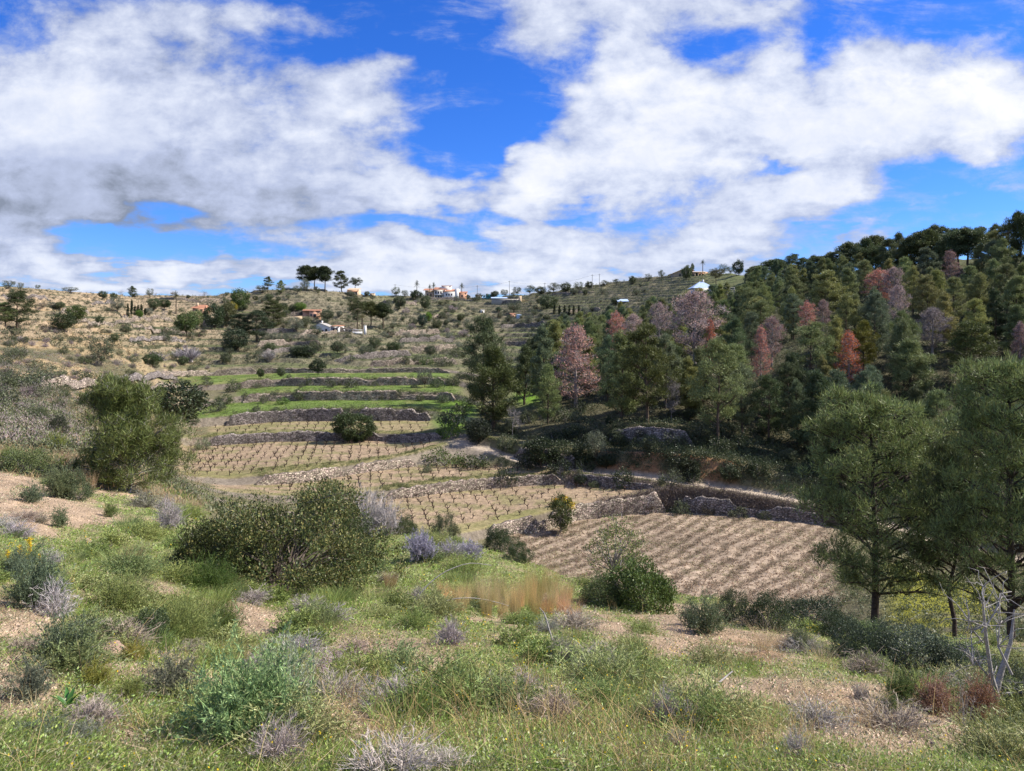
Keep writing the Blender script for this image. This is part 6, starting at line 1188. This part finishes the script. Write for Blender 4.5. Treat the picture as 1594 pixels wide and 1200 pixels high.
    # yellow flower spikes at the left
    for i, (px, b, t_) in enumerate([(12,890,857),(31,888,850),(46,880,838),(62,885,862)]):
        r = np.random.default_rng(i); s = MB(); s.add(*tubes(np.array([[[0, 0, 0], [.01, 0, .3], [0, .01, .6]]]), np.array([[.008, .007, .005]]), 5), 0)
        P = np.stack([r.normal(size=150)*.025, r.normal(size=150)*.025, r.uniform(.30, .64, 150)], 1); s.add(*leaves(r, P, r.normal(size=(150, 3))+[0, 0, .3], .035, .025, True), 1)
        kt = Kit([(None, s.mesh('flower_spike', [M_STEMG, M_YEL]), True)], .62, .1); fg('flower_spike', kt, px, b, t_, None, (.12, .16, .06), ['first yellow flower spike at the left edge','tall second yellow flower spike','tallest yellow flower spike, furthest up the slope','short yellow flower spike at the right of the four'][i], 'flower', 'yellow flower spikes')
    # squill with broad glossy leaves, boulder, stones
    r = np.random.default_rng(5); s = MB()
    for i in range(9):
        az = i*GOLD; L = r.uniform(.26, .36); t = np.linspace(0, 1, 8); el = R_(r.uniform(50, 78)); x = L*t*math.cos(el)+.10*t*t; z = L*t*math.sin(el)-.07*t*t; wd = .062*np.sin(np.clip(t*.92+.08, 0, 1)*math.pi)**.7
        P = np.stack([np.cos(az)*x, np.sin(az)*x, z], 1); sd2 = np.array([-math.sin(az), math.cos(az), 0]); V = np.concatenate([P-sd2*wd[:, None]*.5+[0, 0, .012], P, P+sd2*wd[:, None]*.5+[0, 0, .012]]); q = [(a*8+j, (a+1)*8+j, (a+1)*8+j+1, a*8+j+1) for a in range(2) for j in range(7)]; s.add(V, q)
    M_SQ = leaf_mat('squill_leaf', (.06, .16, .03), .8, 1.2, .01, .3, .3, spec=.5); fg('squill', Kit([(None, s.mesh('squill', [M_SQ], True), False)], .36, .5), 105, 1108, 1062, 62, None, 'plant with broad glossy green leaves, a squill, on bare soil', 'plant')
    def rock(name, px, base, w, hgt, seed, label, col):
        b = bpy.data.meshes.new(name); import bmesh; bm = bmesh.new(); bmesh.ops.create_icosphere(bm, subdivisions=4, radius=1)
        for v in bm.verts:
            p = v.co; n = fbm(np.array([p.x*1.3+seed]), np.array([p.y*1.3+p.z*1.7]), seed, 4)[0]; v.co = p*(.72+.55*n); v.co.z = max(v.co.z, -.4)
        bm.to_mesh(b); bm.free(); b.materials.append(col); b.polygons.foreach_set('use_smooth', [True]*len(b.polygons)); g = hit(px, base); o = link(name, b); k = g.y/F; o.location = g; o.scale = (w*k/2, w*k/2, hgt*k*.8); o.rotation_euler = (0, 0, seed); tag(o, label, 'rock', None, (px, base))
    M_RK = solid_mat('sandstone', (.44, .31, .22), .95, .25, 2.5, .8, bscale=9); rock('boulder', 171, 1022, 50, 26, 3, 'sandy rounded boulder among the grey shrubs', M_RK); rock('stone', 40, 1122, 14, 8, 5, 'small pale stone left of the squill', M_RK); rock('stone', 233, 1100, 22, 10, 6, 'flat pale stone by the yellow-flowered bushes', M_RK); rock('stone', 1390, 1112, 12, 6, 7, 'pale flat stone on the mossy bare ground', M_RK); rock('stone', 1455, 1163, 14, 9, 8, 'small grey stone on the mossy ground near the bare sapling', M_RK)
    # long arching bare stems
    for i, (pts, lab) in enumerate([([(640,945),(660,915),(690,890),(730,875),(765,880)],'long pale arching stem left of the tan grass'),([(672,948),(700,932),(735,930),(765,935),(792,943)],'low pale arching stem in front of the tan grass'),([(865,1012),(855,980),(848,955),(840,946)],'upright pale stem below the tan grass'),([(570,895),(600,912),(625,930)],'pale leaning stem at the right of the big mastic bush'),([(1040,1115),(1075,1090),(1120,1062),(1140,1045)],'thin pale stem leaning over the end lilac shrub')]):
        g0 = hit(*pts[0]); P = np.array([[(p[0]-CX)/F*(g0.y+.1*j), g0.y+.1*j, -(p[1]-HY)/F*(g0.y+.1*j)] for j, p in enumerate(pts)])-np.array(g0); t = np.linspace(0, 1, 14); tt = np.linspace(0, 1, len(pts)); P = np.stack([np.interp(t, tt, P[:, c]) for c in range(3)], 1); P = np.concatenate([P[:1], (P[:-2]+2*P[1:-1]+P[2:])/4, P[-1:]])
        m = MB(); m.add(*tubes(P[None], np.linspace(.010, .004, 14)[None], 5)); o = link('dry_twig', m.mesh('dry_twig', [M_BARKP])); o.location = g0; tag(o, lab, 'dry stem', None, pts[2])
M_YEL = leaf_mat('yellow_petals', (.75, .52, .02), .8, 1.2, .01, .3, .6)
foreground()

# ------------------------------------------------------------------ meadow: tussocks one could count, then the grass itself
rngG = np.random.default_rng(77)
def fore_points(n, wmap, kmax=4.0, kmin=.9):
    """points on the near ground, evenly spread as seen, weighted by a map"""
    c0 = int(np.searchsorted(PXC, -420)); c1 = int(np.searchsorted(PXC, 2050)); r0 = int(np.searchsorted(KR, kmin)); n = int(n*(1.0 if n < 200 else 1.2)); r1 = int(np.searchsorted(KR, kmax))
    ws = np.gradient(PXC)[c0:c1, None]/3*np.abs(PYg[c0:c1, r0+1:r1+1]-PYg[c0:c1, r0:r1])**.8*np.clip(wmap[c0:c1, r0:r1], 0, None); ws = ws*(PYg[c0:c1, r0:r1] > 560); p = (ws/ws.sum()).ravel()
    k = rngG.choice(p.size, n, p=p); c = c0+k//(r1-r0); r = r0+k % (r1-r0); a, b = rngG.random(n), rngG.random(n)
    def L(T): return (T[c, r]*(1-a)+T[c+1, r]*a)*(1-b)+(T[c, r+1]*(1-a)+T[c+1, r+1]*a)*b
    return np.stack([L(GX), L(GY), L(GZ)], 1)
BAREM = np.clip(bare, 0, 1.3); FERT = np.clip(FORE_GREEN*1.0+.13+.25*np.clip(grn, 0, 1)-.6*np.clip(BAREM, 0, 1), .03, 1)
BRS = [twiggy('small_broom', 270+i, .30, .30, 130, 9, .0042, M_STEMG, 3, M_LEAF, .9, .12, .022, .006) for i in range(3)]
for kind, n in (('g', 120), ('h', 90), ('b', 110), ('t', 60)):
    wm = FERT*(smooth(2.8, 4.5, GY)) if kind != 't' else (.25+.5*n_b)*smooth(2.8, 4.5, GY)
    for (x, y, z) in fore_points(n, wm):
        g = Vector((x, y, z)); c, r = rowpx(g); s = rnd.uniform(.6, 1.25)*(.85+.025*y)
        if kind == 't': put_kw = (rnd.choice([TW1, TW2]), 'dead_shrub', jig(rnd.choice([LIL, GREY, (.36, .30, .24)])), 'shrub', 'small grey dead shrubs of the meadow', 'small grey dead shrub'); s *= .30+.03*min(y, 8)
        else:
            col = rnd.choice([(.27, .32, .095), (.22, .275, .08), (.30, .32, .12), (.19, .235, .09)]); tone = 'bright' if col[1] > .29 else 'dark'
            if kind == 'g': s *= .55+.04*min(y, 10)
            put_kw = {'g': (rnd.choice(TUS+TUSL), 'grass_tussock', jig(col), 'grass tuft', 'grass tussocks of the meadow', tone+' green grass tussock'), 'h': (rnd.choice(HERB), 'herb_tuft', jig(col), 'herb', 'leafy herbs of the meadow', tone+' leafy herb'),
                      'b': (rnd.choice(BRS), 'broom_tuft', jig(col), 'shrub', 'low green broom tufts of the meadow', tone+' broom tuft')}[kind]
        t = put(put_kw[0], put_kw[1], g, (s*1.15, s*1.15, s*.85), rnd.random()*6.28, put_kw[2], None, put_kw[3], put_kw[4], (c, r)); t['look'] = put_kw[5]
def blade_field(name, pts, per, hmin, hmax, w0, wd, lean, mat, col, k=3, sp=.05, label=None):
    n = len(pts)*per; ix = np.repeat(np.arange(len(pts)), per); r = rngG; P0 = pts[ix]+np.stack([r.normal(size=n)*sp, r.normal(size=n)*sp, -.01*np.ones(n)], 1); sc = r.uniform(.6, 1.3, len(pts))[ix]
    h_ = r.uniform(hmin, hmax, n)*sc; d_ = np.stack([r.normal(size=n), r.normal(size=n), np.zeros(n)], 1)*lean; t = np.linspace(0, 1, k)[None, :, None]
    P = P0[:, None]+np.array([0, 0, 1.])*h_[:, None, None]*(t-.25*t*t)+d_[:, None]*h_[:, None, None]*t**1.7; wv = (w0+wd*pts[ix, 1])[:, None]*np.linspace(1, .1, k)[None]
    V, q = ribbons(r, P, wv); o = link(name, mesh(name, V, [q], [mat]), color=col); stuff(o)
    if label: o['label'] = label
    return o
GH = 1
blade_field('grass', fore_points(26000, FERT**1.4), 10, .02, .065, .0026, .00042, .8, M_GRASS, (.30, .385, .09), 3, .035, 'short green meadow grass')
blade_field('dark_grass', fore_points(7000, FERT*(smooth(.42, .6, n_b))), 10, .03, .085, .0026, .0004, .7, M_GRASS, (.21, .26, .08), 3, .04, 'darker green meadow grass')
blade_field('dry_grass', fore_points(8000, .35+.4*n_b-.2*np.clip(BAREM, 0, 1)), 6, .02, .10, .0022, .00032, .9, M_DRY, (.56, .44, .28), 3, .04, 'dry tan meadow grass')
blade_field('dry_grass', fore_points(420, .08+np.exp(-(((PXg-1080)/260)**2+((PYg-1170)/60)**2))+np.exp(-(((PXg-690)/160)**2+((PYg-1110)/60)**2))), 7, .15, .36, .0024, .0002, .4, M_DRY, (.50, .37, .17), 5, .03, 'tall thin dry grass stalks')
def herb_field(name, pts, per, L, Wd, col, mat, hz=.05, sp=.05, quad=True, label=None):
    n = len(pts)*per; ix = np.repeat(np.arange(len(pts)), per); r = rngG; o_ = r.normal(size=(n, 3))*[sp, sp, 0]; P = pts[ix]+o_+np.stack([0*r.random(n), 0*r.random(n), r.random(n)*hz], 1)
    D_ = norm(o_+r.normal(size=(n, 3))*.02)+np.array([0, 0, .7]); V, f = leaves(r, P, D_+r.normal(size=(n, 3))*.35, L*r.uniform(.5, 1.3, n)*(.30+.085*P[:, 1]), Wd*(.34+.085*P[:, 1]), quad); o = link(name, mesh(name, V, [f], [mat]), color=col); stuff(o)
    if label: o['label'] = label
herb_field('weeds', fore_points(15000, FERT), 11, .030, .013, (.255, .34, .08), M_LEAF, .03, .05, label='low broad-leaved weeds between the grass')
herb_field('weeds', fore_points(6000, .25+n_a), 10, .028, .010, (.31, .33, .19), M_LEAF, .04, .045, label='grey-green weeds between the grass')
herb_field('litter', fore_points(12000, .5+n_b+.4*BAREM), 5, .04, .006, (.40, .31, .2), M_DRY, .01, .05, label='dry plant litter on the soil')
herb_field('flowers', fore_points(300, FERT*(.2+np.exp(-(((PXg-800)/120)**2+((PYg-995)/25)**2))*3+np.exp(-(((PXg-1000)/250)**2+((PYg-1090)/70)**2)))), 6, .016, .014, (.7, .5, .02), M_YEL, .16, .02, label='tiny yellow flowers in the grass')
M_PEB = leaf_mat('pebbles', (.44, .34, .25), .6, 1.35, .015, 0, .9)
def pebbles(n, wmap):
    P = fore_points(n, wmap); n = len(P); r = rngG; s = MB(); base = norm(np.array([[1,1,1],[-1,-1,1],[-1,1,-1],[1,-1,-1],[0,0,1.2],[0,1.2,0],[1.2,0,0],[-1.2,0,0],[0,-1.2,0]], float)); fc = np.array([(4,0,6),(4,0,5),(4,1,7),(4,1,8),(4,5,7),(4,6,8),(0,5,6),(1,7,8)])
    rad = r.uniform(.006, .022, (n, 1, 1))*(1+.03*P[:, 1])[:, None, None]; V = P[:, None]+base[None]*rad*r.uniform(.6, 1.3, (n, 9, 3))*[1, 1, .6]; F_ = (np.arange(n)[:, None, None]*9+fc[None]).reshape(-1, 3); s.add(V.reshape(-1, 3), F_); stuff(link('gravel', s.mesh('gravel', [M_PEB])))['label'] = 'pale stones scattered on the bare soil'
pebbles(4500, .12+BAREM+.3*(1-FORE_GREEN))

# ------------------------------------------------------------------ uncountable growth farther off
def area_points(n, wmap, px0, px1, k0_, k1_, pw=.75):
    c0 = int(np.searchsorted(PXC, px0)); c1 = int(np.searchsorted(PXC, px1)); r0 = int(np.searchsorted(KR, k0_)); r1 = int(np.searchsorted(KR, k1_))-1
    ws = (np.abs(PYg[c0:c1, r0+1:r1+1]-PYg[c0:c1, r0:r1])+.05)**pw*np.clip(wmap[c0:c1, r0:r1], 0, None)*(PYg[c0:c1, r0:r1] <= PYmin[c0:c1, r0:r1]+6); p = (ws/ws.sum()).ravel()
    k = rngG.choice(p.size, n, p=p); c = c0+k//(r1-r0); r = r0+k % (r1-r0); a, b = rngG.random(n), rngG.random(n)
    def L(T): return (T[c, r]*(1-a)+T[c+1, r]*a)*(1-b)+(T[c, r+1]*(1-a)+T[c+1, r+1]*a)*b
    return np.stack([L(GX), L(GY), L(GZ)], 1)
def scrub_field(name, pts, Rr, n, L_, W_, col, mat, label, flat=.75, up=.5):
    r = rngG.uniform(Rr[0], Rr[1], len(pts)); V, f = clump(rngG, pts+np.stack([0*r, 0*r, r*.35], 1), r, n, L_, W_, up, .7, flat, True)
    o = stuff(link(name, mesh(name, V, [f], [mat]), color=col)); o['label'] = label; return o
one = np.ones_like(PXg)
LEFTM = smooth(345, 250, PXg)
HILLM = smooth(20.9, 21.3, KRg)*smooth(1160, 1050, PXg+0*KRg)
scrub_field('undergrowth', area_points(4200, LEFTM*(.3+n_c), -140, 350, 4.35, 21.0), (.25, .8), 26, .16, .07, (.15, .165, .085), M_LEAF, 'grey-green low scrub of the left slope')
scrub_field('undergrowth', area_points(3600, LEFTM*(.3+n_a), -140, 350, 4.5, 21.0), (.25, .7), 22, .20, .03, (.34, .28, .265), M_TWIG, 'lilac-grey dry scrub of the left slope', .7, .9)
blade_field('dry_grass', area_points(5000, LEFTM, -140, 350, 4.0, 21.5), 10, .10, .35, .01, .0007, .4, M_DRY, (.42, .31, .18), 3, .25, 'dry grass of the left slope')
blade_field('grass', area_points(3200, LEFTM*smooth(.4, .55, n_c)*smooth(9, 6, KRg), -140, 350, 4.0, 9), 12, .08, .28, .01, .0006, .5, M_GRASS, (.20, .26, .06), 3, .2, 'green grass beyond the sandy track')
rz2 = (smooth(.70, .80, fr)+smooth(.16, .02, fr))*tm
scrub_field('scrub', area_points(10500, HILLM*(.15+rz2), -140, 1160, 20.9, 23.2, .5), (.25, .9), 18, .34, .16, (.08, .092, .045), M_LEAF, 'dark scrub along the terrace edges of the far hillside')
scrub_field('scrub', area_points(12500, HILLM*(.3+n_c)*smooth(60, 380, PXg)*(1+smooth(500, 700, PXg)), -140, 1160, 20.9, 23.2, .5), (.3, 1.1), 16, .36, .16, (.12, .135, .075), M_LEAF, 'grey-green scrub of the far hillside')
scrub_field('scrub', area_points(900, HILLM*(.2+n_a)*smooth(900, 500, PXg), -140, 1160, 20.9, 23.2, .5), (.25, .7), 14, .34, .10, (.30, .24, .15), M_DRY, 'dry pale scrub of the far hillside', .7, .8)
WOODM = smooth(790, 860, PXg)*(KRg > 12.7)
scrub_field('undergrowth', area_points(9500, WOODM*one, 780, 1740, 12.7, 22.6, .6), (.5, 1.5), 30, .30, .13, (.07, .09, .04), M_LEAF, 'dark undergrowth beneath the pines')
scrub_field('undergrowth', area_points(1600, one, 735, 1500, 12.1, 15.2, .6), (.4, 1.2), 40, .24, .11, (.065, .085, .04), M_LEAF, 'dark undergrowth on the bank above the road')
scrub_field('undergrowth', area_points(1500, one*smooth(1250, 1330, PXg)+.8*(PXg < 640)*(KRg < 9), 250, 1740, 4.3, 10.9, .6), (.3, 1.0), 34, .22, .08, (.13, .15, .07), M_LEAF, 'scrub on the slope below the meadow')
blade_field('grass', area_points(2600, rows(15.02, 16)*cols(300, 735)+rows(17.02, 18)*cols(372, 715)+rows(19.02, 20)*cols(240, 700), 240, 740, 15, 20, .7), 12, .08, .26, .02, .0004, .5, M_GRASS, (.165, .25, .05), 3, .5, 'green crop growing on the terraces')
blade_field('weeds', area_points(3300, rows(5.05, 5.97)*f1*smooth(.1, -.6, furr), 770, 1320, 5.03, 5.98, .7), 12, .08, .30, .012, .0003, .8, M_DRY, (.22, .18, .12), 3, .22, 'brown dead weeds in the furrows of the lowest field')
blade_field('weeds', area_points(1500, rows(5.05, 5.97)*f1*smooth(.45, .6, n_c), 770, 1320, 5.03, 5.98, .7), 10, .06, .2, .012, .0003, .8, M_GRASS, (.22, .25, .08), 3, .2, 'green weeds in the furrows of the lowest field')
blade_field('weeds', area_points(5200, rows(7.05, 7.97)*cols(500, 1040)+rows(9.05, 9.97)*cols(340, 860)+rows(11.05, 11.97)*cols(280, 680)+rows(13.05, 13.95)*cols(330, 670), 270, 1050, 7, 14, .7), 8, .04, .16, .016, .0002, .9, M_GRASS, (.25, .25, .10), 3, .35, 'low weeds between the vines')
blade_field('weeds', area_points(1700, rows(6, 6.3)*cols(775, 1300)+rows(8.7, 9.15)*cols(590, 1010)+rows(10.7, 11.12)*cols(395, 690)+rows(12.7, 13.1)*cols(320, 690)+rows(14.7, 15.06)*cols(340, 690)+rows(16.7, 17.06)*cols(375, 715)+rows(18.7, 19.06)*cols(360, 710), 290, 1310, 6, 19.2, .5), 14, .15, .5, .02, .0003, .6, M_GRASS, (.17, .19, .075), 3, .25, 'rough weeds along the tops of the terrace walls')
scrub_field('undergrowth', area_points(620, rows(14.1, 15)*cols(350, 690)+rows(16.1, 17)*cols(375, 715)+rows(18.1, 19)*cols(365, 710)+rows(20.1, 21)*cols(390, 700), 340, 720, 14, 21, .7), (.3, .9), 24, .26, .13, (.11, .125, .06), M_LEAF, 'creepers and scrub growing over the terrace walls')
scrub_field('brush', area_points(2200, rows(6.05, 6.98)*cols(930, 1310)*1.6+rows(8.05, 8.98)*cols(880, 1020), 880, 1320, 6, 9, .7), (.3, .8), 26, .40, .05, (.25, .205, .17), M_TWIG, 'dead brush hanging over the stone bank under the road', .8, .5)
scrub_field('clods', area_points(5200, rows(5.05, 5.97)*f1, 770, 1320, 5.03, 5.98, .7), (.05, .16), 5, .14, .12, (.36, .265, .185), M_DRY, 'clods of earth on the lowest field', .5, .2)
autolabel()
